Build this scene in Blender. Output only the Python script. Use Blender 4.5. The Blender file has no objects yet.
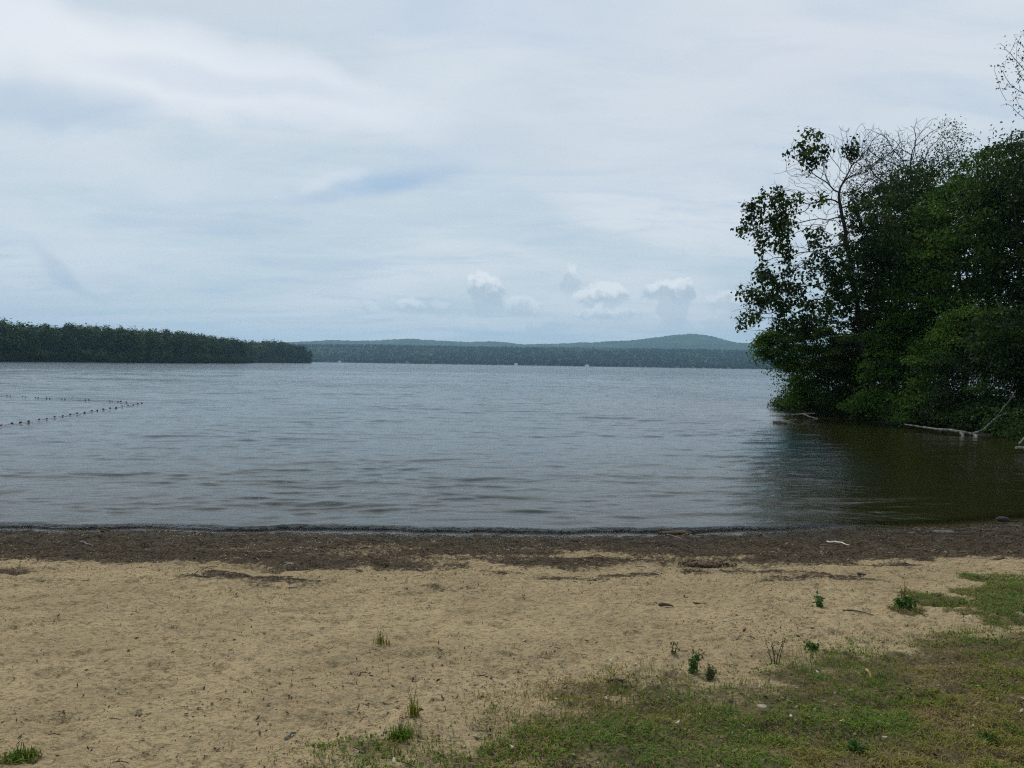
import bpy, math, random
import numpy as np
from mathutils import Matrix, Vector

R = math.radians
scene = bpy.context.scene
COL = scene.collection
rng = np.random.default_rng(7)

# ------------------------------------------------------------------ camera
F = 800.0
CAMZ = 3.0
HY = 364.4
ROLL = R(0.9)
PITCH = math.atan((384 - HY) / F)
cam_data = bpy.data.cameras.new('camera')
cam_data.sensor_width = 36
cam_data.lens = F / 1024 * 36
cam_data.clip_start = 0.05
cam_data.clip_end = 30000
cam = bpy.data.objects.new('camera', cam_data)
COL.objects.link(cam)
# level camera looks along +Y; pitch down, then roll about the view axis
M_CAM = (Matrix.Rotation(-PITCH, 4, 'X') @ Matrix.Rotation(-ROLL, 4, 'Y') @ Matrix.Rotation(R(90), 4, 'X'))
M_CAM = Matrix.Translation((0, 0, CAMZ)) @ Matrix.Rotation(R(90) - PITCH, 4, 'X') @ Matrix.Rotation(ROLL, 4, 'Z')
cam.matrix_world = M_CAM
scene.camera = cam
M3 = np.array(M_CAM.to_3x3())


def ray(px, py):
    d = M3 @ np.array([(px - 512) / F, -(py - 384) / F, -1.0])
    return d / d[1]          # scaled so that y = 1: multiply by the distance


def at(px, py, dist):
    return np.array([0, 0, CAMZ]) + ray(px, py) * dist


def on_z(px, py, z=0.0):
    r = ray(px, py)
    return np.array([0, 0, CAMZ]) + r * ((z - CAMZ) / r[2])


# ------------------------------------------------------------------ noise
def _hash(ix, iy, seed):
    n = (ix.astype(np.int64) * 374761393 + iy.astype(np.int64) * 668265263 + seed * 974634777) & 0x7fffffff
    n = ((n ^ (n >> 13)) * 1274126177) & 0x7fffffff
    n = (n ^ (n >> 16)) & 0xffff
    return n / 65535.0


def vnoise(x, y, seed=0):
    x = np.asarray(x, float); y = np.asarray(y, float)
    ix = np.floor(x); iy = np.floor(y)
    fx = x - ix; fy = y - iy
    u = fx * fx * fx * (fx * (fx * 6 - 15) + 10); v = fy * fy * fy * (fy * (fy * 6 - 15) + 10)
    a = _hash(ix, iy, seed); b = _hash(ix + 1, iy, seed)
    c = _hash(ix, iy + 1, seed); d = _hash(ix + 1, iy + 1, seed)
    return (a + (b - a) * u) * (1 - v) + (c + (d - c) * u) * v - 0.5


def fbm(x, y, seed=0, octs=4, gain=0.5):
    s = 0; a = 1.0
    for o in range(octs):
        c, sn = math.cos(0.6 * o + .3), math.sin(0.6 * o + .3)
        k = 2 ** o
        s = s + a * vnoise((x * c - y * sn) * k + 13.7 * o, (x * sn + y * c) * k - 7.1 * o, seed + o)
        a *= gain
    return s


def sstep(a, b, x):
    t = np.clip((x - a) / (b - a), 0, 1)
    return t * t * (3 - 2 * t)


# ------------------------------------------------------------------ mesh helpers
class MB:
    def __init__(self):
        self.v = []; self.f = []; self.n = 0; self.h = []

    def add(self, verts, faces, hue=None):
        verts = np.asarray(verts, float).reshape(-1, 3)
        faces = np.asarray(faces, np.int64)
        self.v.append(verts); self.f.append(faces + self.n); self.n += len(verts)
        self.h.append(np.full(len(faces), 0.5) if hue is None else np.broadcast_to(hue, (len(faces),)))

    def tube(self, pts, rad, sides=6, cap=True, hue=None):
        pts = np.asarray(pts, float); n = len(pts)
        rad = np.broadcast_to(np.asarray(rad, float), (n,))
        t = np.gradient(pts, axis=0)
        t /= np.linalg.norm(t, axis=1)[:, None] + 1e-9
        ref = np.array([0.31, 0.17, 0.93]) if abs(t[0][2]) < 0.8 else np.array([0.95, 0.21, 0.1])
        u = np.cross(t, ref); u /= np.linalg.norm(u, axis=1)[:, None] + 1e-9
        w = np.cross(t, u)
        ang = np.arange(sides) * 2 * math.pi / sides
        ring = (np.cos(ang)[None, :, None] * u[:, None] + np.sin(ang)[None, :, None] * w[:, None]) * rad[:, None, None] + pts[:, None]
        v = ring.reshape(-1, 3)
        i = np.arange(n - 1)[:, None] * sides; k = np.arange(sides)[None]; k2 = (k + 1) % sides
        q = np.stack([i + k, i + k2, i + sides + k2, i + sides + k], -1).reshape(-1, 4)
        self.add(v, q, hue)
        if cap:
            self.add(np.vstack([ring[0], ring[-1]]), [list(range(sides))[::-1], list(range(sides, 2 * sides))], hue)

    def build(self, name, mat, parent=None, loc=(0, 0, 0), smooth=False):
        me = bpy.data.meshes.new(name)
        v = np.vstack(self.v)
        me.vertices.add(len(v)); me.vertices.foreach_set('co', v.ravel().astype(np.float32))
        tot = np.concatenate([np.full(len(f), f.shape[1]) for f in self.f])
        idx = np.concatenate([f.ravel() for f in self.f])
        me.loops.add(len(idx)); me.loops.foreach_set('vertex_index', idx.astype(np.int32))
        me.polygons.add(len(tot))
        st = np.concatenate([[0], np.cumsum(tot)[:-1]])
        me.polygons.foreach_set('loop_start', st.astype(np.int32))
        me.polygons.foreach_set('use_smooth', np.full(len(tot), smooth))
        me.update(calc_edges=True)
        a = me.attributes.new('hue', 'FLOAT', 'FACE')
        a.data.foreach_set('value', np.concatenate(self.h).astype(np.float32))
        me.materials.append(mat)
        o = bpy.data.objects.new(name, me); COL.objects.link(o)
        o.location = loc
        if parent is not None:
            o.parent = parent
        return o


def grid_mesh(name, xs, ys, Z, mat, attrs=None, smooth=True):
    nx, ny = len(xs), len(ys)
    X, Y = np.meshgrid(xs, ys)
    v = np.stack([X, Y, Z], -1).reshape(-1, 3)
    i = np.arange(ny - 1)[:, None] * nx; k = np.arange(nx - 1)[None]
    q = np.stack([i + k, i + k + 1, i + nx + k + 1, i + nx + k], -1).reshape(-1, 4)
    b = MB(); b.add(v, q)
    o = b.build(name, mat, smooth=smooth)
    for k, val in (attrs or {}).items():
        a = o.data.attributes.new(k, 'FLOAT', 'POINT')
        a.data.foreach_set('value', np.asarray(val, np.float32).ravel())
    return o


def tag(o, label=None, cat=None, group=None, kind=None):
    if label: o['label'] = label
    if cat: o['category'] = cat
    if group: o['group'] = group
    if kind: o['kind'] = kind
    return o


def thing(name, label, cat, loc, group=None):
    o = bpy.data.objects.new(name, None); COL.objects.link(o)
    o.empty_display_size = 0.1
    o.location = loc
    return tag(o, label, cat, group)


# ------------------------------------------------------------------ materials
class N:
    """tiny node builder"""
    def __init__(self, mat):
        self.t = mat.node_tree; self.t.nodes.clear()

    def __call__(self, typ, _in=None, **kw):
        n = self.t.nodes.new('ShaderNode' + typ)
        for k, v in kw.items(): setattr(n, k, v)
        for k, v in (_in or {}).items():
            s = n.inputs[k]
            if isinstance(v, bpy.types.NodeSocket): self.t.links.new(v, s)
            else:
                if s.type == 'RGBA' and len(v) == 3: v = (*v, 1)
                s.default_value = v
        return n

    def math(self, op, a, b=0.0, c=None, clamp=False):
        d = {0: a, 1: b}
        if c is not None: d[2] = c
        return self('Math', d, operation=op, use_clamp=clamp).outputs[0]

    def mix(self, f, a, b, blend='MIX'):
        n = self.t.nodes.new('ShaderNodeMix'); n.data_type = 'RGBA'; n.blend_type = blend
        for s, v in ((n.inputs[0], f), (n.inputs[6], a), (n.inputs[7], b)):
            if isinstance(v, bpy.types.NodeSocket): self.t.links.new(v, s)
            else: s.default_value = v if not isinstance(v, tuple) or len(v) == 4 else (*v, 1)
        return n.outputs[2]

    def smooth(self, x, a, b, lo=0.0, hi=1.0):
        n = self('MapRange', {0: x, 1: a, 2: b, 3: lo, 4: hi}, interpolation_type='SMOOTHSTEP')
        return n.outputs[0]

    def noise(self, vec, scale, detail=4, rough=0.5, dist=0.0):
        return self('TexNoise', {'Vector': vec, 'Scale': scale, 'Detail': detail, 'Roughness': rough, 'Distortion': dist})

    def attr(self, name):
        return self('Attribute', attribute_name=name).outputs['Fac']

    def ramp(self, f, stops):
        n = self('ValToRGB', {0: f})
        e = n.color_ramp.elements
        while len(e) < len(stops): e.new(0.5)
        for el, (p, c) in zip(e, stops):
            el.position = p; el.color = (*c, 1)
        return n.outputs[0]


def new_mat(name):
    m = bpy.data.materials.new(name); m.use_nodes = True
    return m, N(m)


def leaf_mat(name, stops, trans=0.35, rough=0.5):
    m, n = new_mat(name)
    c = n.ramp(n.attr('hue'), stops)
    p = n('BsdfPrincipled', {'Base Color': c, 'Roughness': rough, 'Specular IOR Level': 0.12})
    t = n('BsdfTranslucent', {'Color': c})
    s = n('MixShader', {0: trans, 1: p.outputs[0], 2: t.outputs[0]})
    n('OutputMaterial', {'Surface': s.outputs[0]})
    return m


def rough_mat(name, a, b, scale=4.0, rough=0.85, bump=0.4, dist=0.02, stretch=(1, 1, 1), spec=0.3):
    m, n = new_mat(name)
    tc = n('TexCoord').outputs['Object']
    mp = n('Mapping', {'Vector': tc, 'Scale': stretch}).outputs[0]
    f = n.noise(mp, scale, 6, 0.6)
    c = n.mix(n.smooth(f.outputs[0], 0.35, 0.65), a, b)
    bp = n('Bump', {'Strength': bump, 'Distance': dist, 'Height': f.outputs[0]})
    p = n('BsdfPrincipled', {'Base Color': c, 'Roughness': rough, 'Normal': bp.outputs[0], 'Specular IOR Level': spec})
    n('OutputMaterial', {'Surface': p.outputs[0]})
    return m


def hue_mat(name, stops, rough=0.85, spec=0.2):
    m, n = new_mat(name)
    c = n.ramp(n.attr('hue'), stops)
    p = n('BsdfPrincipled', {'Base Color': c, 'Roughness': rough, 'Specular IOR Level': spec})
    n('OutputMaterial', {'Surface': p.outputs[0]})
    return m


BARK = rough_mat('bark', (0.022, 0.018, 0.014), (0.050, 0.042, 0.034), 9, 0.9, 0.6, 0.02, (1, 1, .3))
BARK_PALE = rough_mat('bark_pale', (0.10, 0.09, 0.075), (0.17, 0.155, 0.13), 9, 0.9, 0.6, 0.02, (1, 1, .3))
DEADWOOD = rough_mat('deadwood', (0.06, 0.052, 0.043), (0.20, 0.18, 0.15), 5, 0.8, 0.5, 0.01, (1, 1, 1))
DARKWOOD = rough_mat('darkwood', (0.03, 0.024, 0.018), (0.075, 0.058, 0.042), 20, 0.8, 0.6, 0.01)
WHITEWOOD = rough_mat('whitewood', (0.42, 0.39, 0.33), (0.62, 0.58, 0.5), 20, 0.8, 0.3, 0.004)
LEAF_DARK = leaf_mat('leaf_dark', [(0, (0.015, 0.031, 0.008)), (.5, (0.030, 0.058, 0.011)), (1, (0.062, 0.108, 0.018))])
LEAF_MID = leaf_mat('leaf_mid', [(0, (0.032, 0.076, 0.011)), (.5, (0.074, 0.148, 0.018)), (1, (0.135, 0.215, 0.028))])
LEAF_GREY = leaf_mat('leaf_grey', [(0, (0.022, 0.036, 0.016)), (.5, (0.036, 0.055, 0.022)), (1, (0.065, 0.085, 0.040))])
WOOD_GREEN = leaf_mat('wood_green', [(0, (0.012, 0.029, 0.007)), (.5, (0.030, 0.060, 0.011)), (1, (0.062, 0.096, 0.018))], 0.1, 0.8)
PINE_GREEN = leaf_mat('pine_green', [(0, (0.009, 0.022, 0.009)), (.5, (0.018, 0.038, 0.012)), (1, (0.034, 0.060, 0.016))], 0.1, 0.8)

# ------------------------------------------------------------------ terrain functions
shore_px = [(-700, 520), (-300, 526), (0, 531), (100, 532), (200, 533.5), (300, 534.5), (400, 536), (500, 537.5), (560, 538), (640, 537), (700, 536),
            (760, 533), (850, 530), (950, 527), (1024, 521)]
SH = np.array([on_z(*p)[:2] for p in shore_px])


def y_shore(x):
    y = np.interp(x, SH[:, 0], SH[:, 1])
    return y + 0.22 * vnoise(x * .8, x * 0 + 3, 5) + 0.09 * vnoise(x * 3.7, x * 0 + 9, 6)


bank_px = [(1032, 441), (985, 435), (940, 429.5), (900, 424), (850, 418), (810, 413.5), (782, 409)]
BANK = [tuple(SH[-1]), (13.2, 17.6), (17.5, 22), (21.5, 27), (23.6, 31)] + [tuple(on_z(*p)[:2]) for p in bank_px]
tip = BANK[-1]
BANK += [(tip[0] + 2.5, tip[1] + 5), (tip[0] + 14, tip[1] + 12), (90, 95), (400, 160), (5000, 200), (5000, -3000), (60, -3000), (SH[-1][0] + 1.0, 0)]
BANK = np.array(BANK)


def poly_sd(x, y, P):
    """signed distance, positive inside"""
    x = np.asarray(x, float); y = np.asarray(y, float)
    d2 = np.full(x.shape, 1e18); ins = np.zeros(x.shape, bool)
    n = len(P)
    for i in range(n):
        ax, ay = P[i]; bx, by = P[(i + 1) % n]
        ex, ey = bx - ax, by - ay
        t = np.clip(((x - ax) * ex + (y - ay) * ey) / (ex * ex + ey * ey + 1e-12), 0, 1)
        d2 = np.minimum(d2, (x - ax - t * ex) ** 2 + (y - ay - t * ey) ** 2)
        cond = ((ay > y) != (by > y))
        xi = ax + (y - ay) * ex / (ey if abs(ey) > 1e-12 else 1e-12)
        ins ^= cond & (x < xi)
    return np.where(ins, 1, -1) * np.sqrt(d2)


def z_beach(x, y):
    s = y_shore(x) - y
    land = np.interp(s, [0, 0.25, 1.2, 3.6, 4.0, 14.5, 17, 60, 5000], [0, 0.035, 0.12, 0.33, 0.40, 1.40, 1.55, 2.2, 6])
    wat = np.interp(-s, [0, 1.0, 4, 15, 40], [0, -0.10, -0.35, -1.0, -1.6])
    return np.where(s > 0, land, wat), s


def z_ground(x, y):
    x = np.asarray(x, float); y = np.asarray(y, float)
    z1, s = z_beach(x, y)
    sd = poly_sd(x, y, BANK)
    z2 = np.where(sd > 0, np.interp(sd, [0, .4, 3, 12, 4000], [0, .25, .55, 1.3, 4]), np.interp(-sd, [0, 2, 8, 20], [0, -.3, -.8, -1.6]))
    near = (y < 17.5) & (x < SH[-1][0] + 3)
    z2 = np.where((s > -0.3) & (x < 14) & (y < 17), np.minimum(z2, z1 + 0.0), z2)
    return np.maximum(z1, z2)


def ground_at(px, py):
    """where the line of sight through a photo point meets the ground"""
    r = ray(px, py); a, b = 2.0, 80.0
    o = np.array([0, 0, CAMZ])
    for t in np.arange(2.0, 80, 0.1):
        p = o + r * t
        if p[2] < max(float(z_ground(p[0], p[1])), 0.0):
            break
    return np.array([p[0], p[1], max(float(z_ground(p[0], p[1])), 0)])


# grass outline on the ground
gpx = [(285, 800), (335, 752), (400, 738), (445, 716), (500, 706), (560, 692), (640, 690), (700, 681), (760, 668), (800, 656), (850, 646), (905, 641), (960, 637),
       (1030, 631), (1200, 622), (1700, 600)]
GRASS = [tuple(ground_at(*p)[:2]) for p in gpx]
GRASS += [(30, 9), (30, -12), (-4, -12), (GRASS[0][0] - 0.5, 2.4)]
GRASS = np.array(GRASS)
patches = []
for (px, py, rx, ry) in [(1005, 581, 44, 9), (1034, 602, 56, 20), (985, 613, 45, 8), (1050, 624, 70, 9), (932, 599, 20, 6), (905, 613, 16, 6), (968, 592, 18, 5),
                         (18, 766, 26, 9), (370, 757, 50, 14), (410, 738, 22, 7), (-60, 780, 60, 10)]:
    c = ground_at(px, py); e = ground_at(px + rx, py); t = ground_at(px, py - ry)
    patches.append((c[0], c[1], abs(e[0] - c[0]), abs(t[1] - c[1])))


def grass_mask(x, y):
    sd = poly_sd(x, y, GRASS) + 0.55 * fbm(x * 1.1, y * 1.1, 31, 3)
    m = sstep(-0.50, 0.70, sd + 0.3 * fbm(x * 5, y * 5, 32, 2))
    for (cx, cy, rx, ry) in patches:
        q = ((x - cx) / rx) ** 2 + ((y - cy) / ry) ** 2
        m = np.maximum(m, 0.9 * sstep(1.3, 0.5, q + 1.5 * fbm(x * 2.5, y * 2.5, 33, 4)))
    return m


# ------------------------------------------------------------------ ground sheet
def graded(lo, hi, c0, c1, step, grow=0.06):
    mid = list(np.arange(c0, c1, step))
    up = []; p = mid[-1]; s = step
    while p < hi:
        s *= 1 + grow; p += s; up.append(min(p, hi))
    dn = []; p = mid[0]; s = step
    while p > lo:
        s *= 1 + grow; p -= s; dn.append(max(p, lo))
    return np.array(sorted(set(dn + mid + up)))


gx = graded(-8000, 8000, -10.5, 11.5, 0.024, 0.07)
gy = graded(-3000, 13000, 3.2, 16.5, 0.021, 0.07)
GX, GY = np.meshgrid(gx, gy)
Zb, S = z_beach(GX, GY)
Z = z_ground(GX, GY)
fine = sstep(40, 15, np.hypot(GX, GY - 8))
gm = grass_mask(GX, GY)
wrack_edge = 3.45 + 0.5 * fbm(GX * 0.8, GY * 0.3, 11, 4) + 0.35 * fbm(GX * 2.9, GY * 2.2, 12, 3)
wrack_edge = wrack_edge + 0.5 * np.exp(-((GX - 2.35) / .35) ** 2) - 0.5 * sstep(-5.5, -7.5, GX)
wrack = sstep(0.45, -0.55, S - wrack_edge) * sstep(-0.25, 0.05, S)
# thin straggling second lines of wrack up the sand
l2 = sstep(0.16, 0.30, fbm(GX * 0.9, GY * 1.7, 21, 4) + 0.16 * sstep(1.5, 0.1, np.abs(S - 4.5)) - 0.10) * sstep(6.2, 4.2, S) * sstep(3.2, 3.9, S)
wrack = np.maximum(wrack, 0.75 * l2)
thin = 0.62 + 0.85 * fbm(GX * 0.7, GY * 1.4, 23, 5) + 0.35 * sstep(2.0, 0.6, S) - 0.36 * sstep(1.2, 3.2, S) + 0.10 * np.exp(-((S - wrack_edge + .45) / .35) ** 2) + 0.25 * sstep(3, 7, GX)
cover = wrack * np.clip(thin + 0.36, 0.20, 1)
dry = (1 - wrack) * sstep(0, .3, S)
rip = fbm(GX * 2.2, GY * 2.6, 41, 3)
foot = fbm(GX * 4.2, GY * 4.6, 43, 2)
micro = 0.03 * fbm(GX * .7, GY * .9, 40, 3) + dry * (0.030 * rip - 0.11 * np.clip(-foot - 0.12, 0, 1) + 0.020 * fbm(GX * 13, GY * 15, 45, 3)) \
    + wrack * (0.045 * fbm(GX * 4, GY * 5, 47, 4) + 0.035 * fbm(GX * 14, GY * 16, 48, 2)) \
    - 0.05 * np.exp(-((S - wrack_edge) / .12) ** 2) * sstep(-.1, .35, fbm(GX * .9, GY * .4, 49, 2) + .12) * (S > 1) \
    + gm * (0.025 * fbm(GX * 3, GY * 3, 46, 3))
shore_fade = sstep(-0.05, 0.5, np.abs(S))
Z = Z + micro * fine * np.where(S > 0, sstep(-.1, .5, S), 0.6)
# dark litter specks, and moist-dry mottles that also paint in lump shading
m, n = new_mat('beach_sand')
tc = n('TexCoord').outputs['Object']
n1 = n.noise(tc, 0.9, 5, 0.6); n2 = n.noise(tc, 6.0, 5, 0.65); n3 = n.noise(tc, 45.0, 4, 0.7); n4 = n.noise(tc, 150.0, 3, 0.7)
sand = n.mix(n.smooth(n1.outputs[0], 0.35, 0.68), (0.375, 0.260, 0.124), (0.488, 0.344, 0.172))
sand = n.mix(n.smooth(n2.outputs[0], 0.46, 0.70, 0, 0.60), sand, (0.215, 0.160, 0.092))
sand = n.mix(n.smooth(n3.outputs[0], 0.52, 0.70, 0, 0.75), sand, (0.140, 0.100, 0.052))
sand = n.mix(n.smooth(n4.outputs[0], 0.40, 0.70, 0, 0.5), sand, (0.50, 0.41, 0.28))
n5 = n.noise(n('Mapping', {'Vector': tc, 'Scale': (1, 1.5, 1)}).outputs[0], 17.0, 4, 0.75)
sand = n.mix(n.smooth(n5.outputs[0], 0.47, 0.64, 0, 0.75), sand, (0.170, 0.122, 0.062))
vor = n('TexVoronoi', {'Vector': n('Mapping', {'Vector': tc, 'Scale': (1, 1.2, 1)}).outputs[0], 'Scale': 26.0, 'Randomness': 1.0})
speck = n.math('MULTIPLY', n.smooth(vor.outputs['Distance'], 0.10, 0.22, 1, 0), n.smooth(n('SeparateColor', {0: vor.outputs['Color']}).outputs[0], 0.52, 0.56))
sand = n.mix(n.math('MULTIPLY', speck, 0.75), sand, (0.085, 0.06, 0.04))
wr = n.ramp(n.noise(tc, 28.0, 6, 0.75).outputs[0], [(0.30, (0.018, 0.012, 0.008)), (0.42, (0.046, 0.032, 0.019)), (0.56, (0.100, 0.070, 0.040)), (0.70, (0.22, 0.158, 0.088))])
wr = n.mix(n.smooth(n.noise(tc, 2.2, 4, 0.6).outputs[0], 0.45, 0.65, 0, 0.6), wr, (0.07, 0.046, 0.028))
wf = n.smooth(n.math('ADD', n.attr('wrack'), n.math('MULTIPLY', n.math('SUBTRACT', n.noise(tc, 16.0, 5, 0.7).outputs[0], 0.5), 1.5)), 0.25, 0.62)
col = n.mix(wf, sand, wr)
so = n.ramp(n.noise(tc, 14.0, 6, 0.7).outputs[0], [(0.32, (0.026, 0.023, 0.008)), (0.5, (0.066, 0.052, 0.020)), (0.68, (0.155, 0.114, 0.052))])
sf = n.smooth(n.math('ADD', n.attr('soil'), n.math('MULTIPLY', n.math('SUBTRACT', n2.outputs[0], 0.5), 1.1)), 0.25, 0.75, 0, 0.85)
col = n.mix(sf, col, so)
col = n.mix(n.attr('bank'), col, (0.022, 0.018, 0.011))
wet = n.attr('wet')
col = n.mix(n.math('MULTIPLY', wet, 0.72), col, (0.022, 0.020, 0.012))
hgt = n.math('ADD', n.math('ADD', n.math('MULTIPLY', n5.outputs[0], -0.8), n.math('MULTIPLY', n2.outputs[0], 0.9)), n.math('ADD', n.math('MULTIPLY', n3.outputs[0], 0.35), n.math('MULTIPLY', n4.outputs[0], 0.10)))
bp = n('Bump', {'Strength': 1.0, 'Distance': 0.05, 'Height': hgt})
p = n('BsdfPrincipled', {'Base Color': col, 'Roughness': n.math('SUBTRACT', 0.95, n.math('MULTIPLY', wet, 0.45)), 'Specular IOR Level': 0.15, 'Normal': bp.outputs[0]})
n('OutputMaterial', {'Surface': p.outputs[0]})
SAND = m
wet = np.where(S < 0, 1, sstep(1.8, 0.0, S) * .8)
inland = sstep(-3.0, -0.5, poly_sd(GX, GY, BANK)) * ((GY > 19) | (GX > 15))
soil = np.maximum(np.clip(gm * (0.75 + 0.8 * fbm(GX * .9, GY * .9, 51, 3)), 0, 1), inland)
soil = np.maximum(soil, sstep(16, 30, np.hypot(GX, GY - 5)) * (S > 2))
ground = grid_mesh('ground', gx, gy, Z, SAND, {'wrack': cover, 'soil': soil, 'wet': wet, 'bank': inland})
tag(ground, kind='structure')

# surface lookup including the small relief (bilinear on the grid)
def ground_z(x, y):
    x = np.asarray(x, float); y = np.asarray(y, float)
    i = np.clip(np.searchsorted(gx, x) - 1, 0, len(gx) - 2); j = np.clip(np.searchsorted(gy, y) - 1, 0, len(gy) - 2)
    u = (x - gx[i]) / (gx[i + 1] - gx[i]); v = (y - gy[j]) / (gy[j + 1] - gy[j])
    return (Z[j, i] * (1 - u) + Z[j, i + 1] * u) * (1 - v) + (Z[j + 1, i] * (1 - u) + Z[j + 1, i + 1] * u) * v


def lookup(A, x, y):
    i = np.clip(np.searchsorted(gx, x), 0, len(gx) - 1); j = np.clip(np.searchsorted(gy, y), 0, len(gy) - 1)
    return A[j, i]


def spot(px, py):
    p = ground_at(px, py)
    return np.array([p[0], p[1], float(ground_z(p[0], p[1]))])


# ------------------------------------------------------------------ water
def axis(step, core, k, hi):
    out = list(np.arange(0, core, step)); p = out[-1]
    while p < hi:
        p += max(step, k * p); out.append(p)
    return np.array(out)


ax = axis(0.11, 16, 0.0085, 6000)
wx = np.concatenate([-ax[:0:-1], ax])
wy = [12.9]
while wy[-1] < 3200:
    wy.append(wy[-1] + max(0.034, 0.0031 * wy[-1]))
wy = np.array(wy)
WX, WY = np.meshgrid(wx, wy)
dx = np.gradient(wx)[None, :]; dy = np.gradient(wy)[:, None]
wr_ = np.random.default_rng(5)
H = np.zeros_like(WX)
gust = 0.85 + 0.9 * fbm(WX / 9, WY / 14, 61, 3)
warpx = WX + 0.9 * fbm(WX / 3.0, WY / 3.0, 62, 2); warpy = WY + 0.5 * fbm(WX / 2.4, WY / 2.0, 63, 2)
for i in range(34):
    lam = 0.26 * (3.4 / 0.26) ** (i / 33)
    th = wr_.normal(0, 0.42 if lam < .8 else .27) + 0.08
    k = 2 * math.pi / lam
    kx, ky = k * math.sin(th), k * math.cos(th)
    slope = 0.033 if lam < 0.8 else 0.022
    amp = slope / k * wr_.uniform(.7, 1.3)
    fade = sstep(2.6, 5.0, lam / np.maximum(dy, 1e-6)) * sstep(2.4, 4.5, (lam / max(abs(math.sin(th)), .2)) / dx)
    ph = kx * warpx + ky * warpy + wr_.uniform(0, 6.28)
    if lam < 0.8:
        H += amp * fade * (np.sin(ph) + 0.22 * np.sin(2 * ph + 1.57))
    else:       # longer wavelets carry narrow crests
        H += 1.5 * amp * fade * ((.5 + .5 * np.sin(ph)) ** 3 - .31)
Sw = y_shore(WX) - WY            # negative over the lake
calm = 1 - 0.35 * sstep(4.5, 10, WX - 0.05 * (WY - 16)) * sstep(60, 25, WY)
sh = sstep(0.0, 2.5, -Sw)
cove = sstep(6.0, 11.5, WX - 0.20 * (WY - 16)) * sstep(75, 45, WY)
calm = 1 - .60 * cove
H = H * np.clip(gust, .25, 1.5) * calm * (0.25 + 0.75 * sh)
# the little waves that break along the beach
on = sstep(7.2, 4.5, WX)
off1 = 0.48 + 0.16 * fbm(WX * .45, WX * 0, 64, 4)
a1 = np.clip(0.034 + 0.030 * fbm(WX * .6, WX * 0 + 2, 65, 3), .008, .055) * on
d1 = -Sw - off1
H += a1 * np.where(d1 < 0, np.exp(-(d1 / .05) ** 2), np.exp(-(d1 / .15) ** 2))
surf = on * np.exp(-((d1 + .05) / .22) ** 2)
H += on * 0.012 * fbm(WX * 9, WY * 9, 69, 2) * np.exp(-((d1 + .02) / .14) ** 2)
off2 = 1.75 + 0.5 * fbm(WX * .3, WX * 0 + 5, 66, 3)
d2 = -Sw - off2
a2 = 0.020 * sstep(-0.15, .25, vnoise(WX * .23, WX * 0 + 4, 67) + .05) * sstep(9.5, 6.5, WX)
H += a2 * (1 - cove) * np.where(d2 < 0, np.exp(-(d2 / .13) ** 2), np.exp(-(d2 / .4) ** 2))
off3 = 3.3 + 0.7 * fbm(WX * .22, WX * 0 + 15, 68, 3)
d3 = -Sw - off3
H += 0.016 * (1 - cove) * sstep(-0.1, .25, vnoise(WX * .2, WX * 0 + 8, 70)) * np.exp(-(d3 / .25) ** 2)
H = np.where(Sw > 0, np.minimum(H * 0.3, 0.0) + 0.008 - 0.02 * np.clip(Sw, 0, 2), H)
depth = np.clip(H - z_ground(WX, WY), 0, 3)

m, n = new_mat('lake_water')
tc = n('TexCoord').outputs['Object']
far = n.smooth(n('SeparateXYZ', {0: tc}).outputs[1], 18.0, 130.0)
ma = n('Mapping', {'Vector': tc, 'Scale': (0.7, 1.6, 1.0), 'Rotation': (0, 0, 0.1)}).outputs[0]
mb_ = n('Mapping', {'Vector': tc, 'Scale': (0.40, 1.0, 1.0), 'Rotation': (0, 0, -0.14)}).outputs[0]
gust_ = n.smooth(n.noise(n('Mapping', {'Vector': tc, 'Scale': (0.35, 1.0, 1.0)}).outputs[0], 0.035, 5, 0.62).outputs[0], 0.32, 0.68, 0.45, 1.35)
farb = n.math('MULTIPLY', far, gust_)
b0 = n('Bump', {'Strength': n.math('MULTIPLY', farb, 0.6), 'Distance': 1.6, 'Height': n.noise(n('Mapping', {'Vector': tc, 'Scale': (0.3, 1.0, 1.0)}).outputs[0], 0.12, 5, 0.7, 0.3).outputs[0]})
b1 = n('Bump', {'Normal': b0.outputs[0], 'Strength': n.math('MULTIPLY', n.attr('calm'), n.math('ADD', 0.10, n.math('MULTIPLY', farb, 0.7))), 'Distance': 0.30, 'Height': n.noise(mb_, 0.9, 5, 0.6, 0.4).outputs[0]})
b2 = n('Bump', {'Strength': n.math('MULTIPLY', n.attr('calm'), n.math('ADD', 0.24, n.math('MULTIPLY', farb, 0.5))), 'Distance': 0.06, 'Height': n.noise(ma, 4.2, 5, 0.68, 0.5).outputs[0], 'Normal': b1.outputs[0]})
body = n.mix(n.math('MULTIPLY', n.smooth(n.attr('calm'), 0.42, 0.9), n.smooth(n.attr('depth'), 0.15, 1.5)), (0.017, 0.016, 0.004), (0.015, 0.046, 0.058))
p = n('BsdfPrincipled', {'Base Color': body, 'Roughness': n.math('MULTIPLY', n.math('MULTIPLY', n.attr('calm'), 0.09), n.math('SUBTRACT', 1.0, n.math('MULTIPLY', n.attr('surf'), 0.85))), 'IOR': 1.333, 'Normal': b2.outputs[0]})
b3 = n('Bump', {'Strength': n.math('MULTIPLY', n.attr('surf'), 1.0), 'Distance': 0.22, 'Height': n.noise(tc, 9.0, 5, 0.75).outputs[0], 'Normal': b2.outputs[0]})
p.inputs['Normal'].links and None
n.t.links.new(b3.outputs[0], p.inputs['Normal'])
tr = n('BsdfTransparent', {'Color': (0.86, 0.84, 0.70)})
gl = n('BsdfGlossy', {'Color': (1, 1, 1), 'Roughness': 0.05, 'Normal': b3.outputs[0]})
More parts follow.
